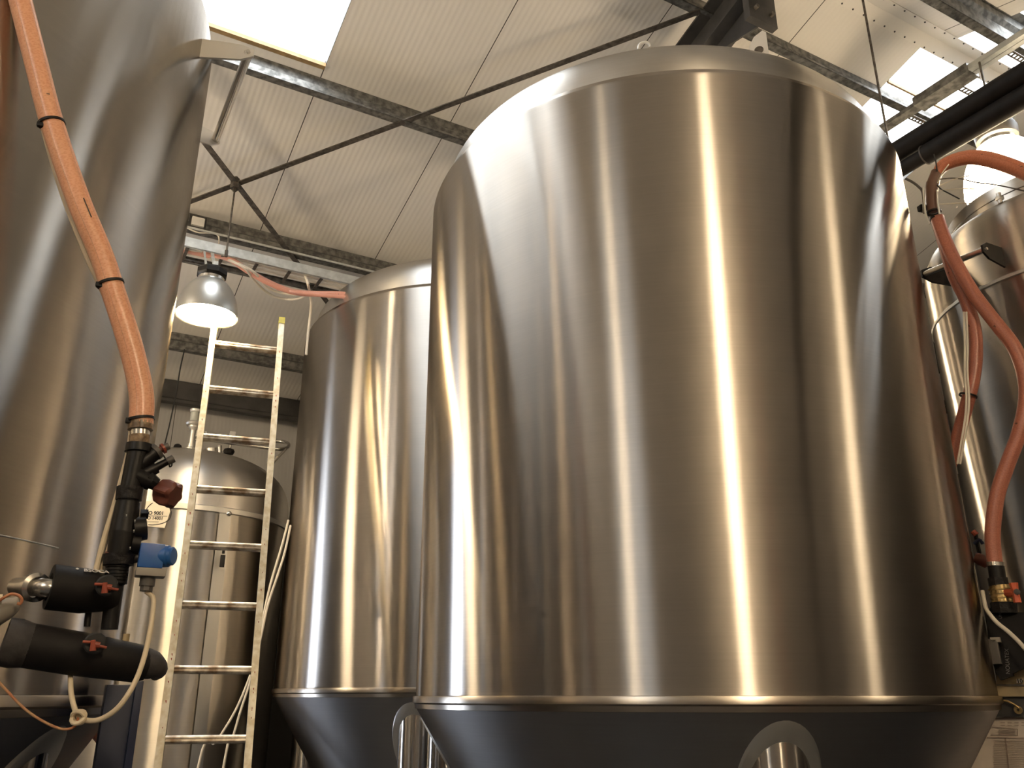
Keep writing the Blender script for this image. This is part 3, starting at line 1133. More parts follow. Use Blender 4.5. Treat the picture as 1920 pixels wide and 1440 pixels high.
for pts, lab in (([(408, 478), (455, 500), (472, 520), (490, 540), (510, 554), (535, 561), (558, 560), (578, 553), (583, 562), (583, 578), (580, 605), (577, 632), (574, 665)], 'white cable drooping lowest under the pink hose, then dropping down the middle tank'),
                 ([(420, 480), (470, 506), (487, 522), (500, 538), (522, 548), (550, 552), (580, 551)], 'white cable drooping in a short loop just beneath the sagging pink hose'),
                 ([(571, 512), (577, 532), (581, 549)], 'white tie cord holding the pink hose up to the cable ladder')):
    P_ = [TP(x, y, 3.05 if i == 0 else 2.92) for i, (x, y) in enumerate(pts)]
    if len(pts) > 10:
        base = P_[7]
        P_ = P_[:8] + [hd(x, y, math.hypot(base.x, base.y) - .02 * i) for i, (x, y) in enumerate(pts[8:])]
    o = MB().tube(P_, .010, 8, path=6).build('white_cable', M['cable_w'])
    tag(o, lab, 'cable')
for i, (z_, s_) in enumerate(((.03, 5.88), (.05, 5.98))):
    o = MB().tube([B(-4, s_, TZ + z_), B(8, s_, TZ + z_)], .012 + .004 * i, 8).build('white_cable', M['cable_w'])
    tag(o, ['white cable lying along the near side of the cable ladder', 'thicker white cable lying along the far side of the cable ladder'][i], 'cable')


# ------------------------------------------------------------------ high-bay lamps
def high_bay(pos, r, lab, brk_to=None, opal=False):
    t = thing('high_bay_lamp', lab, 'lamp', pos, 0, 'high-bay lamps')
    k = r / .195
    # pos = centre of the rim
    shell = []
    n = 16
    for i in range(n + 1):
        a = i / n
        rr = r * math.sqrt(1 - (.93 * a) ** 2)
        shell.append((rr, .262 * k * a))
    inner = [(q[0] - .004 * k, q[1]) for q in shell[::-1]]
    MB().lathe([(r + .003, -.004 * k)] + shell + inner, pos, 64).build('reflector', M['opal'] if opal else M['lampmetal'], t)
    MB().lathe([(0, .012 * k), (r - .012 * k, .012 * k), (r - .012 * k, .016 * k), (0, .016 * k)], pos, 48).build('lens', M['lamp_sky'] if opal else M['lamp'], t)
    top = pos + V((0, 0, .262 * k))
    MB().lathe([(r * .38, -.008 * k), (r * .43, -.008 * k), (r * .43, .012 * k), (r * .38, .012 * k)], top, 40).build('neck_ring', M['stainless'], t)
    mb = MB()
    if opal:
        mb.lathe([(r * .36, 0), (r * .50, .02 * k), (r * .52, .07 * k), (r * .46, .10 * k), (r * .40, .11 * k), (r * .34, .22 * k), (0, .22 * k)], top, 32)
    else:
        mb.lathe([(r * .30, 0), (r * .44, .012), (r * .52, .03), (r * .52, .06), (r * .46, .075), (0, .075)], top, 8)
    hs = mb.build('housing', M['blackp'] if not opal else M['darkgrey'], t)
    if opal:
        mb = MB()
        for i in range(20):
            a = 2 * PI * i / 20
            q = top + V((math.cos(a) * r * .42, math.sin(a) * r * .42, .165 * k))
            mb.box(q, (.03 * k, .006 * k, .11 * k), a)
        mb.build('cooling_fins', M['galv_light'], t, smooth=False)
    mb = MB()
    if opal:
        h0 = top + V((0, 0, .20 * k))
        mb.cyl(h0, V((h0.x, h0.y, brk_to or h0.z + .8)), .007, seg=8)
    else:
        h0 = top + V((0, 0, .06))
        pb = Binv(h0)
        for dx, w_ in ((-.035, .012), (.02, .02)):
            e = B(pb.x + dx + .03, 5.80, CZ + 3.0)
            h1 = h0 + V((dx, 0, 0))
            flat_bar(mb, h1, e, w_, .012)
        mb.box(h0 + V((.02, -.01, .02)), (.03, .03, .09), .3)
    mb.build('bracket', M['galv_light'] if not opal else M['tie'], t, smooth=False)
    return t


L1d = 5.35
ctr = hd(387, 592, L1d)
lamp1 = high_bay(V((ctr.x, ctr.y, ctr.z)), .19, 'lit grey bell-shaped high-bay lamp hanging left above the ladder', CZ + 3.02)
ctr = hd(1891, 352, 5.3)
lamp2 = high_bay(ctr, .235, 'glaring white dome lamp with ribbed housing above the right tank', CZ + 3.79, opal=True)
for (x, y, z, E_, lab) in ((1.76, -2.2, CZ + 2.3, 120, 'white dome lamp hanging just behind the camera, facing the largest tank'),
                           (6.0, .5, CZ + 2.4, 30, 'white dome lamp to the right of the camera beyond the picture'),
                           (-3.7, -3.9, CZ + 2.4, 45, 'white dome lamp far behind the camera on its left'),
                           (-5.2, 1.4, CZ + 2.4, 250, 'added white dome lamp left of the near tank, unseen, brightening the ceiling'),  # added unseen lamp, brightens the left ceiling
                           (-3.9, 4.7, CZ + 1.5, 30, 'added white dome lamp hidden behind the near left tank to brighten the ceiling'),  # lamp added out of sight to lift the ceiling above the left tank
                           (1.3, 8.3, CZ + 2.4, 50, 'added white dome lamp hidden behind the two conical tanks to light the far ceiling')):  # extra lamp added behind the tanks, lights far ceiling and wall
    c_ = copy_tree(lamp2, Matrix.Translation((x, y, z)))
    c_['label'] = lab
    for ch in bpy.data.objects:
        if ch.parent == c_ and ch.name.startswith('reflector'):
            ch.material_slots[0].link = 'OBJECT'
            ch.material_slots[0].material = opal(E_)
o = MB().tube([V((2.11, .18, CZ + 4.3)), V((2.10, .2, CZ + 2)), V((2.13, .17, CZ + 1)), V((2.1, .2, .1))], .018, 12, path=6).build('red_hose', M['orange'])
tag(o, 'red hose hanging from the roof beside the camera, mirrored in the largest tank', 'hose')

# ------------------------------------------------------------------ right-hand roof services
def big_pipe(z, p, r, s0, s1, lab, s_mid=None, r2=None):
    t = thing('insulated_pipe', lab, 'pipe', B(p, s1, z), BA)
    mb = MB()
    if s_mid is None:
        mb.cyl(B(p, s0, z), B(p, s1, z), r, seg=28)
        mb.build('foam_jacket', M['foam'], t)
    else:
        mb.cyl(B(p, s0, z), B(p, s_mid, z), r, seg=28)
        mb.build('foam_jacket', M['foam'], t)
        MB().cyl(B(p, s_mid, z), B(p, s1, z), r2, seg=24).build('inner_pipe', M['foam'], t)
        MB().lathe([(r2, -.004), (r + .002, -.004), (r + .002, .004)], B(p, s_mid, z), 28, axis=B(0, 1, 0)).build('end_collar', M['darkgrey'], t)
    return t


big_pipe(CZ + 2.99, 4.02, .062, -3.0, 8.5, 'upper of two black insulated pipes crossing the top right corner')
big_pipe(CZ + 2.875, 4.03, .058, -3.0, 8.5, 'lower of two black insulated pipes, with its jacket end showing, top right', s_mid=2.42, r2=.042)
TZ2 = CZ + 3.79
t = thing('cable_tray', 'galvanised strut and slotted cable ladder above the black pipes, top right', 'cable tray', B(4.8, 2, TZ2), BA)
mb = MB()
sheet(mb, [(0, 0), (0, 0)], .001, 0, .001) if False else None
for (pa, pb, za, zb_) in ((4.74, 4.745, 0, .04), (4.745, 4.78, .035, .04), (4.745, 4.78, 0, .005), (4.785, 4.79, 0, .04), (4.79, 4.825, .035, .04), (4.79, 4.825, 0, .005)):
    bbox(mb, pa, pb, -3.1, 2.50, TZ2 + za, TZ2 + zb_)
mb.build('side_rail', M['galv_light'], t, smooth=False)
mb = MB()
bbox(mb, 4.73, 4.85, 2.46, 2.86, TZ2 - .01, TZ2 + .055)
bbox(mb, 4.75, 4.83, 2.86, 8.0, TZ2 - .0, TZ2 + .03)
mb.build('joint_sleeve', M['galv'], t, smooth=False)
bbox(MB(), 5.20, 5.23, -3.1, 8.0, TZ2, TZ2 + .05).build('side_rail', M['galv'], t, smooth=False)
for i in range(12):
    s_ = -1.0 + i * .36
    mb = MB()
    for a, b in ((s_ - .022, s_ - .012), (s_ + .012, s_ + .022)):
        bbox(mb, 4.8, 5.22, a, b, TZ2 + .006, TZ2 + .012)
    for j in range(14):
        bbox(mb, 4.8 + j * .032, 4.8 + j * .032 + .012, s_ - .014, s_ + .014, TZ2 + .006, TZ2 + .012)
    mb.build('slotted_rung', M['tie'], t, smooth=False)
# threaded drop rod
a = hd(1659, 228, 5.15)
o = MB().cyl(V((a.x, a.y, CZ + 2.2)), V((a.x, a.y, roofz(Binv(a).y))), .008, seg=8).build('drop_rod', M['tie'])
tag(o, 'thin dark drop rod from the roof to the tank top, right of the rafter', 'rod')

# ------------------------------------------------------------------ left foreground: hose and manifold
HN = 2.18


def L(x, y, off=0.0):
    return pl(x, y, -28, HN + off)


def lr(p, n):
    return mpx(p, n)


hp = [(5, -110), (22, -55), (38, 0), (66, 110), (98, 232), (146, 372), (190, 478), (212, 545), (240, 632), (258, 700), (266, 750), (264, 796)]
H_ = thing('reinforced_hose', 'salmon pink reinforced hose running down the near left tank', 'hose', L(264, 796))
path = [L(x, y) for x, y in hp]
rr = lr(L(205, 530), 21.5)
MB().tube(path, rr, 20, path=8).build('hose_wall', M['hose'], H_)


def ring_at(a, b, r, w, name, mat, parent, t_=.004):
    a, b = V(a), V(b)
    mb = MB()
    mb.lathe([(r, -w / 2), (r + t_, -w / 2), (r + t_, w / 2), (r, w / 2), (r, -w / 2)], a, 28, axis=b - a)
    return mb.build(name, mat, parent)


for (x, y, x2, y2) in ((97, 232, 104, 262), (207, 532, 214, 556), (263, 787, 264, 797)):
    z1 = ring_at(L(x, y), L(x2, y2), rr, .006, 'cable_tie', M['blackp'], H_)
    q = L(x - 21, y + 2, -.01)
    MB().box(q, (.016, .012, .012), .3, .002).build('tie_head', M['blackp'], z1)
# printed line on the hose
mb = MB()
for i in range(16):
    tt = i / 15
    x = 157 + 14 * tt
    y = 372 + 34 * tt
    q = L(x, y, -.030)
    mb.box(q, (.0025, .001, .0035), .4)
mb.build('hose_print', M['ink'], H_, smooth=False)
MB().cyl(L(264, 792), L(263, 806), rr * 1.0, seg=28).build('hose_end', M['collar'], H_)

for dx, w, lab in ((0, .0072, 'cream cable following the left side of the near pink hose'), (1, .0045, 'thinner pale cable beside the cream one, behind the black manifold')):
    pts = [(-20, -110), (8, -50), (25, 10), (50, 110), (79, 232), (118, 365), (168, 492), (205, 575), (232, 660), (246, 735), (247, 790), (243, 838), (228, 900), (211, 960), (196, 1010), (180, 1072), (172, 1120)]
    if dx:
        pts = [(250, 760), (250, 810), (243, 860), (231, 920), (218, 975), (210, 1000), (196, 1045), (189, 1072), (182, 1120)]
    o = MB().tube([L(x + 2 * dx, y, .02 + .02 * dx) for x, y in pts], w, 10, path=6).build('cream_cable', M['cable'])
    tag(o, lab, 'cable')

# manifold
Mf = thing('valve_manifold', 'black valve manifold under the near pink hose with red-brown knob', 'valve', L(215, 1150))


def seg(name, x0, y0, x1, y1, r0, r1, mat, parent=None, off=0.0, n=28):
    a, b = L(x0, y0, off), L(x1, y1, off)
    mb = MB()
    mb.cyl(a, b, lr(a, r0), lr(b, r1), seg=n)
    return mb.build(name, mat, parent or Mf)


seg('hose_barb', 263, 803, 262, 818, 17, 17, M['stainless'])
seg('clear_nut', 262, 817, 261, 835, 19, 18, M['collar'])
seg('flange', 261, 833, 259, 848, 23, 24, M['blackp'])
seg('upper_body', 259, 846, 244, 918, 19, 18, M['blackp'])
a = seg('knurled_union', 244, 914, 241, 938, 24, 23, M['blackr'], n=12)
seg('union_lip', 241, 936, 240, 944, 20, 19, M['blackp'])
seg('middle_body', 240, 942, 231, 1000, 21, 25, M['blackp'])
seg('lower_body', 231, 998, 224, 1046, 25, 22, M['blackp'])
seg('lower_collar', 224, 1040, 222, 1060, 29, 27, M['blackr'], n=16)
mb = MB()
for i in range(6):
    a, b = L(221 - i * .8, 1060 + i * 6), L(221 - i * .8 - .6, 1064.5 + i * 6)
    mb.cyl(a, b, lr(a, 20.5), seg=24)
    a, b = L(221 - i * .8 - .6, 1064.5 + i * 6), L(221 - i * .8 - .8, 1066 + i * 6)
    mb.cyl(a, b, lr(a, 17), seg=24)
mb.build('threaded_pipe', M['blackp'], Mf)
seg('down_pipe', 216, 1092, 205, 1180, 16, 15, M['blackp'], off=.02)
seg('down_pipe', 167, 1140, 163, 1175, 6, 6, M['blackp'], off=.03)
# arms
seg('upper_arm', 258, 874, 293, 847, 15, 14, M['blackp'])
seg('upper_arm_lip', 290, 849, 297, 844, 16, 15, M['darkgrey'])
seg('vent_stem', 297, 845, 308, 839, 6, 6, M['redbrown'])
s_ = seg('vent_cap', 305, 841, 316, 836, 7, 7, M['darkgrey'])
MB().lathe([(lr(L(305, 841), 5), -.003), (lr(L(305, 841), 10), -.003), (lr(L(305, 841), 10), .003), (lr(L(305, 841), 5), .003)], L(306, 841), 16, axis=L(316, 836) - L(306, 841)).build('cap_ring', M['red'], s_)
seg('lower_arm', 268, 890, 316, 864, 8.5, 6.5, M['blackp'])
seg('arm_shoulder', 262, 893, 293, 877, 13, 11, M['blackp'])
s_ = seg('port_cap', 313, 866, 325, 860, 7.5, 7.5, M['darkgrey'])
mb = MB()
mb.tube([L(306, 853), L(311, 861), L(317, 869), L(318, 875), L(322, 873), L(322, 867)], lr(L(315, 865), 1.4), 8, path=5)
mb.build('lanyard', M['blackp'], s_)
seg('knob_arm', 255, 893, 284, 905, 19, 15, M['blackp'])
seg('knob_arm_nut', 276, 898, 294, 909, 17, 12, M['blackp'], n=8)
# star knob
kc = L(314, 925, -.01)
ks = lr(kc, 1)
ax = (L(330, 931, -.02) - L(290, 917, .02)).normalized()
kx, ky = frame(ax)
mb = MB()
rows = []
prof = [(-24, 6, 0), (-22, 16, .1), (-14, 24, .22), (2, 28, .26), (14, 27, .26), (19, 20, .15), (19, 4, 0)]
NK = 40
for h, rad, am in prof:
    rows.append([mb.bm.verts.new(kc + ax * h * ks + (kx * math.cos(2 * PI * i / NK) + ky * math.sin(2 * PI * i / NK)) * rad * ks * (1 - am * (.5 - .5 * math.cos(6 * 2 * PI * i / NK)))) for i in range(NK)])
for a, b in zip(rows, rows[1:]):
    for i in range(NK):
        mb.bm.faces.new((a[i], a[(i + 1) % NK], b[(i + 1) % NK], b[i]))
mb.bm.faces.new(rows[0][::-1])
mb.bm.faces.new(rows[-1])
kn = mb.build('star_knob', M['redbrown'], Mf, angle=28)
kn['label'] = 'red-brown star knob'
mb = MB()
mb.tube([L(286, 943), L(279, 949), L(273, 958), L(271, 966)], lr(kc, .9), 6, path=5)
mb.tube([L(318, 951), L(321, 962), L(317, 974), L(305, 981), L(290, 984), L(278, 984)], lr(kc, .9), 6, path=6)
mb.build('knob_wire', M['tie'], kn)
seg('side_block', 264, 964, 278, 964, 9, 9, M['blackp'], n=4)
seg('side_bulge', 250, 993, 274, 990, 24, 22, M['blackp'])
seg('side_bulge', 246, 1020, 262, 1022, 22, 20, M['blackp'])
seg('side_knob', 198, 1048, 214, 1046, 14, 14, M['redbrown'], n=8)
for x, y in ((252, 977), (250, 996), (243, 1028), (236, 967)):
    seg('screw', x, y, x + 2, y, 3, 3, M['satin'], off=-.045, n=6)
# blue coil
bc = L(283, 1044, -.02)
bs = lr(bc, 1)
bx = V((math.cos(R_(-26)), -math.sin(R_(-26)), 0))
by = V((math.sin(R_(-26)), math.cos(R_(-26)), 0))
bz = V((0, 0, 1))
mb = MB()
prof = [(-21, -24), (21, -24), (21, 22), (-21, 22)]
mb.box(bc, (43 * bs, 40 * bs, 45 * bs), R_(26), 3 * bs)
coil = mb.build('solenoid_coil', M['blue'], Mf)
coil['label'] = 'blue coil housing'
mb = MB()
fc = bc + bx * 20 * bs + bz * 2 * bs - by * 2 * bs
fax = (bx * .86 - by * .5).normalized()
mb.lathe([(0, 28), (15, 28), (17, 26), (17, 20), (20, 18), (21, 0), (0, 0)] and [(0, 28 * bs), (15 * bs, 28 * bs), (17 * bs, 26 * bs), (17 * bs, 20 * bs), (20 * bs, 18 * bs), (21 * bs, 0), (0, 0)], fc - fax * 6 * bs, 32, axis=fax)
mb.build('coil_face', M['blue'], coil)
mb = MB()
mb.box(bc + bz * (-30 * bs) + bx * 3 * bs, (52 * bs, 42 * bs, 15 * bs), R_(26), 3 * bs)
mb.build('coil_base', M['greyp'], coil)
g0 = bc + bz * (-37 * bs)
mb = MB()
mb.cyl(g0, g0 - bz * 17 * bs, 13.5 * bs, seg=20)
mb.cyl(g0 - bz * 17 * bs, g0 - bz * 26 * bs, 12 * bs, seg=8)
mb.build('cable_gland', M['darkgrey'], coil)
MB().cyl(L(250, 1048), bc, 8 * bs, seg=14).build('coil_stem', M['tie'], coil)
g1 = g0 - bz * 26 * bs
# cream loop cable
cpts = [g1, L(287, 1122, -.02), L(286, 1150, -.03), L(280, 1190, -.05), L(268, 1240, -.08), L(250, 1285, -.1), L(222, 1326, -.1), L(190, 1348, -.08), L(165, 1351, -.06), L(148, 1344, -.05), L(138, 1322, -.04), L(133, 1295, -.03), L(132, 1262, 0)]
o = MB().tube(cpts, lr(L(283, 1180), 4.6), 12, path=8).build('cream_cable', M['cable'])
tag(o, 'thick cream cable looping down from the blue coil to a knot', 'cable')
o = MB().tube([L(-8, 1272, -.02), L(12, 1294, -.03), L(45, 1328, -.04), L(80, 1352, -.05), L(112, 1366, -.05), L(132, 1366, -.055), L(143, 1358, -.055), L(147, 1345, -.055)], lr(L(60, 1340), 2.4), 8, path=7).build('brown_cable', M['rust_tube'])
tag(o, 'thin orange-brown cable curving from the left edge up to the cream knot', 'cable')
mb = MB()
kp = L(147, 1345, -.058)
for i in range(3):
    mb.tube([kp + V((math.cos(a) * .013, math.sin(a) * .009 * (i - 1), math.sin(a) * .012)) for a in [j * PI / 6 for j in range(13)]], .0045, 8)
o = mb.build('cable_knot', M['cable'])
tag(o, 'knotted cream tie where the cream and brown cables meet', 'cable tie')


# insulated pipes
def jacket(lab, x0, y0, x1, y1, r0, r1, off, txt=None):
    t = thing('insulated_pipe', lab, 'pipe', L((x0 + x1) / 2, (y0 + y1) / 2, off))
    a, b = L(x0, y0, off - .02), L(x1, y1, off)
    R0, R1 = lr(a, r0), lr(b, r1)
    ln = (b - a).length
    mb = MB()
    mb.lathe([(R0 * .62, .0), (R0 * .98, 0), (R0, .006), (R0, ln * .5), (R1, ln * .93), (R1 * .8, ln), (0, ln)], a, 40, axis=b - a)
    mb.build('foam_jacket', M['foam'], t)
    MB().lathe([(0, ln * .2), (R0 * .6, ln * .2), (R0 * .62, 0)], a, 32, axis=b - a).build('jacket_bore', M['foam_cut'], t)
    return t, a, b, R0, R1


t1, a, b, R0, R1 = jacket('upper black foam-jacketed pipe in the left foreground, with white print', 92, 1100, 222, 1116, 42, 30, .02)
nv = (V((0, 0, CZ)) - a).normalized()
ax = (b - a).normalized()
topd = (ax.cross(nv)).normalized()
if topd.z < 0:
    topd = -topd
pn = (topd * .80 + nv * .6).normalized()
text_mesh('*  BSOCA', .0165, M['whitetext'], 'lettering', facing(a + ax * .078 + (topd * .86 + nv * .5).normalized() * (R0 + .003), ax, (topd * .86 + nv * .5).normalized()), t1, bold=.0003)
mb = MB()
q0 = L(38, 1104, .06)
mb.tube([L(30, 1100, .1), L(58, 1100, .05), L(84, 1102, .0), L(110, 1104, .0)], [lr(q0, 17)] * 4, 24, path=4)
mb.lathe([(lr(q0, 20), -.005), (lr(q0, 27), 0), (lr(q0, 27), .014), (lr(q0, 20), .02)], L(62, 1101, .03), 28, axis=L(84, 1102) - L(58, 1100, .05))
o = mb.build('chrome_coupling', M['stainless'], t1)


def t_handle(x, y, off, parent):
    c = L(x, y, off)
    s = lr(c, 1)
    mb = MB().lathe([(0, 0), (20 * s, 0), (17 * s, .003), (0, .003)], c + nv * .001, 16, axis=nv)
    cut = mb.build('jacket_cutout', M['ink'], parent)
    mb = MB()
    mb.tube([L(x - 23, y - 3, off - .012), L(x - 4, y - 2, off - .012)], 2.6 * s, 10)
    mb.tube([L(x + 6, y + 5, off - .012), L(x + 22, y + 8, off - .012)], 2.6 * s, 10)
    mb.tube([L(x - 3, y - 6, off - .014), L(x - 4, y + 14, off - .012)], [4 * s, 6 * s], 10)
    mb.tube([L(x - 4, y + 2, off - .01), L(x + 9, y + 4, off - .01)], 6 * s, 10)
    h = mb.build('valve_handle', M['red'], parent)
    h['label'] = 'red valve handle'


t_handle(200, 1098, -.06, t1)
t2, a, b, R0, R1 = jacket('lower black foam-jacketed pipe in the left foreground, ending beside the ladder', 10, 1203, 276, 1247, 41, 34, .0)
t_handle(178, 1206, -.075, t2)
mb = MB()
mb.tube([L(262, 1240, .0), L(285, 1248, .0), L(296, 1256, .01), L(290, 1268, .03)], [lr(a, 30), lr(a, 28), lr(a, 19), lr(a, 10)], 18, path=5)
mb.build('jacket_elbow', M['foam_cut'], t2)
mb = MB()
mb.lathe([(lr(a, 28), -.0), (lr(a, 44), -.004), (lr(a, 45), .02), (lr(a, 41), .045)], a, 32, axis=b - a)
mb.build('cut_edge', M['foam_cut'], t2)
q = L(237, 1192, .0)
MB().cyl(q - V((0, 0, .02)), q + V((0, 0, .004)), lr(q, 6), seg=12).build('bolt', M['beige'], t2)

# grey rolled sleeve and copper coil at the very left
t = thing('rolled_sleeve', 'small grey roll with an orange-brown cable end at the left edge', 'roll', L(12, 1150))
MB().tube([L(-10, 1150), L(14, 1140), L(30, 1131), L(36, 1129)], [lr(q, 24), lr(q, 19), lr(q, 12), lr(q, 8)], 16, path=4).build('sleeve', M['greyp'], t)
mb = MB()
mb.tube([L(-8, 1132, -.05), L(5, 1122, -.06), L(20, 1114, -.06), L(34, 1116, -.06), L(41, 1124, -.06), L(38, 1132, -.06), L(32, 1131, -.06)], lr(q, 2.6), 8, path=6)
mb.build('cable_end', M['rust_tube'], t)
MB().cyl(L(-6, 1124, -.04), L(4, 1124, -.04), lr(q, 9), seg=12).build('plug', M['cable'], t)

# navy post and the hose behind it
q = pl(226, 1284, -28, 2.75)
ptop = q
t = thing('steel_post', 'dark navy steel post below the lower black pipe', 'post', (q.x, q.y, 0))
MB().box((q.x, q.y, q.z / 2), (.075, .075, q.z), R_(28), .004).build('post', M['navy'], t)
MB().box((q.x, q.y, .005), (.16, .16, .01), R_(28)).build('base_plate', M['navy'], t)
MB().box(q + V((.05, .0, -.14)), (.02, .07, .3), R_(28), .003).build('side_flange', M['navy'], t)
o = MB().tube([pl(150, 1345, -28, 3.35), pl(172, 1368, -28, 3.3), pl(188, 1385, -28, 3.25), pl(197, 1410, -28, 3.2), pl(193, 1445, -28, 3.2), pl(185, 1500, -28, 3.2), V((pl(180, 1700, -28, 3.2).x, pl(180, 1700, -28, 3.2).y, .03))], .017, 12, path=6).build('pink_hose', M['hose_p'])
tag(o, 'short bend of pink hose behind the navy post at the bottom left', 'hose')

# cables between the vessel and the middle tank
for pts, dd, lab in (([(541, 975), (528, 1025), (510, 1085), (497, 1140), (480, 1230), (466, 1275), (440, 1335), (405, 1392), (370, 1445)], 6.3, 'left of two thin white cables slanting down between vessel and middle tank'),
                     ([(545, 985), (534, 1035), (520, 1080), (502, 1135), (488, 1200), (470, 1275), (452, 1330), (436, 1385), (418, 1445)], 6.25, 'right of two thin white cables slanting down between vessel and middle tank')):
    P_ = [hd(x, y, dd) for x, y in pts]
    e = P_[-1]
    P_.append(V((e.x - .1, e.y, .02)))
    o = MB().tube(P_, .008, 8, path=6).build('white_cable', M['cable_w'])
    tag(o, lab, 'cable')
o = MB().tube([hd(1 + 345, 655, 7.6), hd(338, 690, 7.6), hd(330, 740, 7.6), hd(317, 800, 7.6), hd(306, 845, 7.6)], .006, 6).build('drop_cable', M['ink'])
tag(o, 'thin black cable hanging down the far wall left of the ladder', 'cable')

# ------------------------------------------------------------------ right foreground: hoses and fittings
def Rr(x, y, off=0.0):
    return pl(x, y, 32, 4.16 + off)


def rpx(n):
    return mpx(Rr(1830, 600), n)


o = MB().tube([Rr(1757, 326), Rr(1768, 311), Rr(1792, 300), Rr(1820, 295), Rr(1850, 298), Rr(1885, 308), Rr(1920, 322), Rr(1975, 350)], [rpx(10), rpx(13), rpx(14), rpx(14.5), rpx(15), rpx(15), rpx(15), rpx(15)], 18, path=7).build('arched_hose', M['hose_o'])
tag(o, 'orange-brown hose arching over the right tank in front of the white lamp', 'hose')
t = thing('hose_coupling', 'brown lever coupling joining the arched hose to the hanging ones', 'coupling', Rr(1756, 410))
mb = MB()
mb.tube([Rr(1757, 322), Rr(1749, 343)], [rpx(11), rpx(11.5)], 20)
mb.build('upper_sleeve', M['brownpvc'], t)
mb = MB()
mb.tube([Rr(1749, 343), Rr(1747, 352), Rr(1747, 378), Rr(1750, 396)], [rpx(12.5), rpx(12), rpx(11.5), rpx(11)], 20)
mb.build('body', M['brownpvc'], t)
mb = MB()
mb.lathe([(rpx(10), -.004), (rpx(14), -.004), (rpx(14), .004), (rpx(10), .004)], Rr(1751, 398), 20, axis=V((0, 0, 1)))
mb.lathe([(rpx(8), -.012), (rpx(12), -.01), (rpx(12), .004), (rpx(8), .006)], Rr(1755, 408), 20, axis=V((0, 0, 1)))
mb.build('locking_ring', M['blackp'], t)
for pts in (([(1731, 352), (1733, 380), (1736, 402), (1744, 420)]), ([(1757, 356), (1758, 380), (1762, 402)])):
    MB().tube([Rr(x, y, -.05) for x, y in pts], rpx(2), 8, path=4).build('lever', M['satin'], t)
q = Rr(1729, 391)
MB().box(q, (.035, .03, .03), .3, .005).build('knob', M['blackp'], t)
for pts, mt, lab in ((((1751, 289), (1755, 305), (1757, 321)), 'ink', 'black tie strung from the black pipes to the top of the brown coupling'),
                     (((1757, 347), (1765, 355), (1780, 363), (1799, 373)), 'ink', 'black tie tail pointing down right from the brown coupling'),
                     (((1758, 343), (1766, 326), (1779, 308)), 'cable_w', 'white tie tail pointing up right from the brown coupling'),
                     (((1760, 349), (1785, 338), (1818, 329)), 'cable_w', 'thin white cord from the brown coupling towards the lamp'),
                     (((1764, 357), (1795, 354), (1828, 354)), 'cable_w', 'thin white cord running level from the brown coupling'),
                     (((1762, 383), (1795, 381), (1820, 381)), 'cable_w', 'faint pale cord below the others right of the coupling'),
                     (((1762, 336), (1785, 334), (1805, 336), (1830, 342), (1870, 347), (1930, 360)), 'tie', 'olive grey strap running right from the coupling under the lamp'),
                     (((1698, 335), (1710, 341), (1722, 350), (1730, 362), (1733, 400)), 'darkgrey', 'dark grey cable bending from the largest tank to the brown coupling')):
    o = MB().tube([Rr(x, y, -.04) for x, y in pts], rpx(1.3 if mt != 'darkgrey' else 2.6), 8, path=5).build('tie_cord', M[mt])
    tag(o, lab, 'cord')

hA = [(1757, 408), (1768, 440), (1786, 482), (1819, 541), (1847, 580), (1874, 614), (1902, 652), (1920, 700), (1924, 750), (1912, 808), (1890, 868), (1872, 920), (1864, 965), (1861, 1010), (1866, 1062)]
t = thing('hanging_hose', 'brown-red hose swinging out right and down to the brass valve', 'hose', Rr(1866, 1062))
MB().tube([Rr(x, y, 0) for x, y in hA], rpx(12.5), 18, path=8).build('hose_wall', M['hose_b'], t)
ring_at(Rr(1867, 1058), Rr(1868, 1070), rpx(12.5), .016, 'hose_clamp', M['stainless'], t)
hB = [(1757, 412), (1770, 455), (1788, 515), (1810, 560), (1826, 612), (1830, 660), (1825, 710), (1815, 750), (1801, 800), (1788, 850), (1770, 900)]
t = thing('hanging_hose', 'brown-red hose hanging close beside the largest tank with cords tied on', 'hose', Rr(1801, 800))
MB().tube([Rr(x, y, .06 + (.04 if i > 7 else 0)) for i, (x, y) in enumerate(hB)], rpx(12), 18, path=8).build('hose_wall', M['hose_b'], t)
ring_at(Rr(1815, 742, .05), Rr(1812, 755, .05), rpx(14), .008, 'cable_tie', M['blackp'], t)
for i, dx in enumerate((0, 5)):
    pts = [(1808, 585), (1810, 640), (1810, 700), (1813, 742), (1811, 780), (1804, 825), (1796, 870)]
    o = MB().tube([Rr(x + dx - 1, y, .01) for x, y in pts], rpx(2), 8, path=6).build('white_cable', M['cable_w'])
    tag(o, ['left strand of the pair of white cables tied to the hanging hose', 'right strand of the pair of white cables tied to the hanging hose'][i], 'cable')

# brass valve group
t = thing('hose_valve', 'brass and black valve with orange handle at the foot of the right hose', 'valve', Rr(1885, 1140))


def rseg(name, x0, y0, x1, y1, r0, r1, mat, parent=t, off=0.0, n=20):
    mb = MB()
    mb.cyl(Rr(x0, y0, off), Rr(x1, y1, off), rpx(r0), rpx(r1), seg=n)
    return mb.build(name, mat, parent)


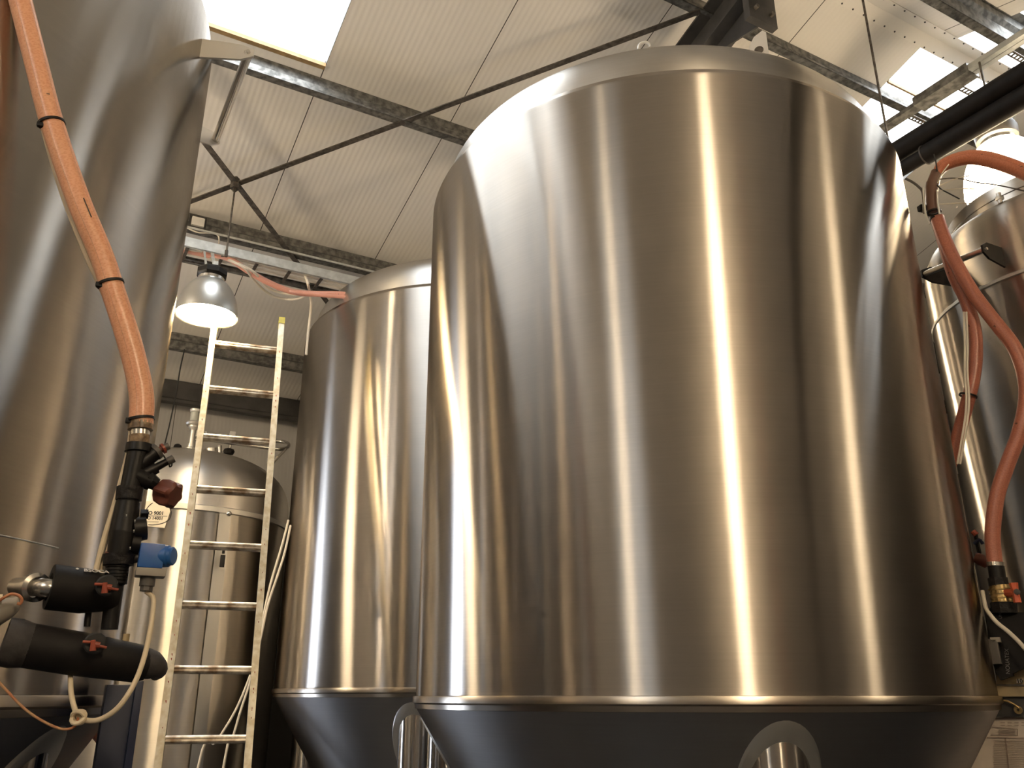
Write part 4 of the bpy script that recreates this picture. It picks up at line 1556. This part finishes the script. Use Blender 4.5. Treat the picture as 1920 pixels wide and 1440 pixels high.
rseg('hose_tail', 1867, 1060, 1871, 1086, 13, 13, M['blackp'])
rseg('coupling_nut', 1870, 1084, 1873, 1100, 16, 16, M['blackr'], n=8)
rseg('brass_body', 1873, 1098, 1882, 1132, 16, 18, M['brass'])
for i in range(4):
    rseg('brass_ridge', 1875 + i * 2, 1104 + i * 8, 1875.5 + i * 2, 1107 + i * 8, 19, 19, M['brass'])
rseg('lower_nut', 1881, 1130, 1884, 1150, 21, 20, M['blackr'], n=8)
mb = MB()
q = Rr(1903, 1110, -.07)
mb.tube([Rr(1900, 1093, -.08), Rr(1904, 1110, -.08), Rr(1908, 1130, -.08)], [rpx(7), rpx(5), rpx(6)], 6)
mb.tube([Rr(1888, 1112, -.03), Rr(1904, 1111, -.07)], rpx(7), 10)
h = mb.build('valve_handle', M['orange'], t)
h['label'] = 'orange handle'
MB().lathe([(0, 0), (rpx(5), 0), (rpx(5), .01), (0, .012)], Rr(1907, 1110, -.085), 8, axis=-pol(32, 1)).build('handle_nut', M['rafter'], h)
# dark actuator body
t = thing('actuator_box', 'black lagged valve body with grey lettering at the lower right edge', 'valve', Rr(1890, 1270))
mb = MB()
poly = [(1856, 1140), (1885, 1138), (1890, 1148), (1960, 1148), (1960, 1245), (1918, 1253), (1898, 1263), (1900, 1267), (1876, 1275), (1868, 1262), (1860, 1240), (1852, 1200), (1850, 1160)]
mb.prism([Rr(x, y) for x, y in poly], pol(32, .14))
mb.build('lagging', M['foam'], t, smooth=False)
dn = -pol(32, 1)
rx = V((math.cos(R_(32)), -math.sin(R_(32)), 0))
MB().box(Rr(1865, 1222, -.03), (rpx(15), .05, rpx(40)), R_(-32), .004).build('side_box', M['darkgrey'], t)
MB().box(Rr(1867, 1200, -.03), (rpx(15), .05, rpx(8)), R_(-32), .003).build('box_lid', M['greyp'], t)
text_mesh('NOUATEX', rpx(8.5), M['greytext'], 'lettering', facing(Rr(1889, 1240, -.012), V((0, 0, 1)) * 1 + rx * .12, dn), t)
text_mesh('UNIT', rpx(6), M['greytext'], 'lettering', facing(Rr(1875, 1152, -.012), V((0, 0, 1)), dn), t)
o = MB().tube([Rr(1842, 1108, .0), Rr(1848, 1138, -.03), Rr(1856, 1152, -.06), Rr(1870, 1168, -.08), Rr(1890, 1184, -.09), Rr(1910, 1203, -.09), Rr(1925, 1220, -.09), Rr(1960, 1260, -.09)], rpx(3.4), 10, path=7).build('white_cable', M['cable_w'])
tag(o, 'cream cable slanting across the black lagged valve body at lower right', 'cable')
# small valves peeping out beside the huge tank
t = thing('drain_valve', 'small red and black valve peeping out beside the right side of the largest tank', 'valve', Rr(1840, 1060, .1))
MB().tube([Rr(1828, 1045, .1), Rr(1840, 1050, .1), Rr(1852, 1060, .1)], [rpx(9), rpx(11), rpx(7)], 12, path=3).build('body', M['redbrown'], t)
MB().tube([Rr(1824, 996, .11), Rr(1831, 1003, .11)], rpx(5), 8).build('red_cap', M['red'], t)
MB().tube([Rr(1826, 1020, .1), Rr(1836, 1012, .1), Rr(1843, 1020, .1)], rpx(3), 8, path=3).build('lever', M['navy'], t)
MB().cyl(Rr(1829, 1002, .12), Rr(1839, 1050, .12), rpx(3.6), seg=10).build('stem', M['blackp'], t)

# panel strip, bracket and paper notice
def Q(x, y, off=0.0):
    return pl(x, y, 32, 4.05 + off)


t = thing('control_panel', 'beige metal control panel with a small number label at the right edge', 'panel', Q(1900, 1345, .25))
mb = MB()
mb.prism([Q(1868, 1250, .2), Q(2150, 1250, .2), Q(2150, 1306, .2), Q(1868, 1306, .2)], pol(32, .12))
mb.build('cover', M['beige'], t, smooth=False)
mb = MB()
mb.prism([Q(1868, 1283, .19), Q(2150, 1283, .19), Q(2150, 1286, .19), Q(1868, 1286, .19)], pol(32, .01))
mb.build('cover_lip', M['tie'], t, smooth=False)
mb = MB()
mb.prism([Q(1906, 1273, .185), Q(1918, 1273, .185), Q(1918, 1281, .185), Q(1906, 1281, .185)], pol(32, .01))
lb = mb.build('number_label', M['sticker'], t, smooth=False)
text_mesh('10', rpx(9), M['ink'], 'lettering', facing(Q(1912, 1277, .182), rx, dn), lb, bold=.001)
mb = MB()
mb.prism([Q(1868, 1306, .22), Q(2150, 1306, .22), Q(2150, 1344, .22), Q(1868, 1344, .22)], pol(32, .1))
mb.build('lower_channel', M['rafter'], t, smooth=False)
mb = MB()
mb.tube([Q(1878, 1313, .2), Q(1890, 1315, .2), Q(1900, 1320, .2), Q(1910, 1327, .2)], rpx(1.8), 8)
mb.lathe([(rpx(2), -.003), (rpx(6.5), -.003), (rpx(6.5), .003), (rpx(2), .003)], Q(1909, 1331, .2), 16, axis=dn)
o = mb.build('wire_hook', M['brass'], t)
# whiteboard / paper sheet
t = thing('notice_sheet', 'faded printed paper notice with a ruled table at the bottom right corner', 'notice', V((Q(2000, 1345, .2).x, Q(2000, 1345, .2).y, 0)))
mb = MB()
mb.prism([Q(1790, 1345, .25), Q(2100, 1345, .25), Q(2100, 1700, .25), Q(1790, 1700, .25)], pol(32, .015))
mb.build('sheet', M['paper'], t, smooth=False)
mb = MB()


def qline(x0, y0, x1, y1, w=1.2):
    if abs(y1 - y0) < abs(x1 - x0):
        pp = [Q(x0, y0 - w / 2, .245), Q(x1, y1 - w / 2, .245), Q(x1, y1 + w / 2, .245), Q(x0, y0 + w / 2, .245)]
    else:
        pp = [Q(x0 - w / 2, y0, .245), Q(x0 + w / 2, y0, .245), Q(x1 + w / 2, y1, .245), Q(x1 - w / 2, y1, .245)]
    mb.prism(pp, pol(32, .002))


qline(1862, 1347, 1925, 1347, 2.5)
for y in (1355, 1360):
    for k in range(4):
        qline(1876 + k * 13, y, 1884 + k * 13, y, 1.2)
qline(1858, 1363, 1908, 1367, 1)
qline(1858, 1378, 1908, 1379, 1)
qline(1908, 1367, 1908, 1379, 1)
for k in range(4):
    qline(1872, 1369 + k * 2.6, 1904, 1370 + k * 2.6, .7)
qline(1850, 1383, 1925, 1384, 1.5)
for k in range(22):
    qline(1862 + (k % 3), 1389 + k * 3.4, 1925, 1389.5 + k * 3.4, .6)
qline(1885, 1384, 1893, 1460, 3)
mb.build('printing', M['faint'], t, smooth=False)

# ------------------------------------------------------------------ world and view
w = bpy.data.worlds.new('world')
sc.world = w
w.use_nodes = True
w.node_tree.nodes['Background'].inputs['Color'].default_value = (.75, .85, 1, 1)
w.node_tree.nodes['Background'].inputs['Strength'].default_value = 0.6
sc.view_settings.view_transform = 'Standard'
sc.view_settings.look = 'None'
sc.view_settings.exposure = 0.42
sc.view_settings.gamma = 1.0
sc.view_settings.use_curve_mapping = False
sc.cycles.max_bounces = 7
sc.cycles.glossy_bounces = 4
sc.cycles.diffuse_bounces = 3
sc.cycles.sample_clamp_indirect = 12.0
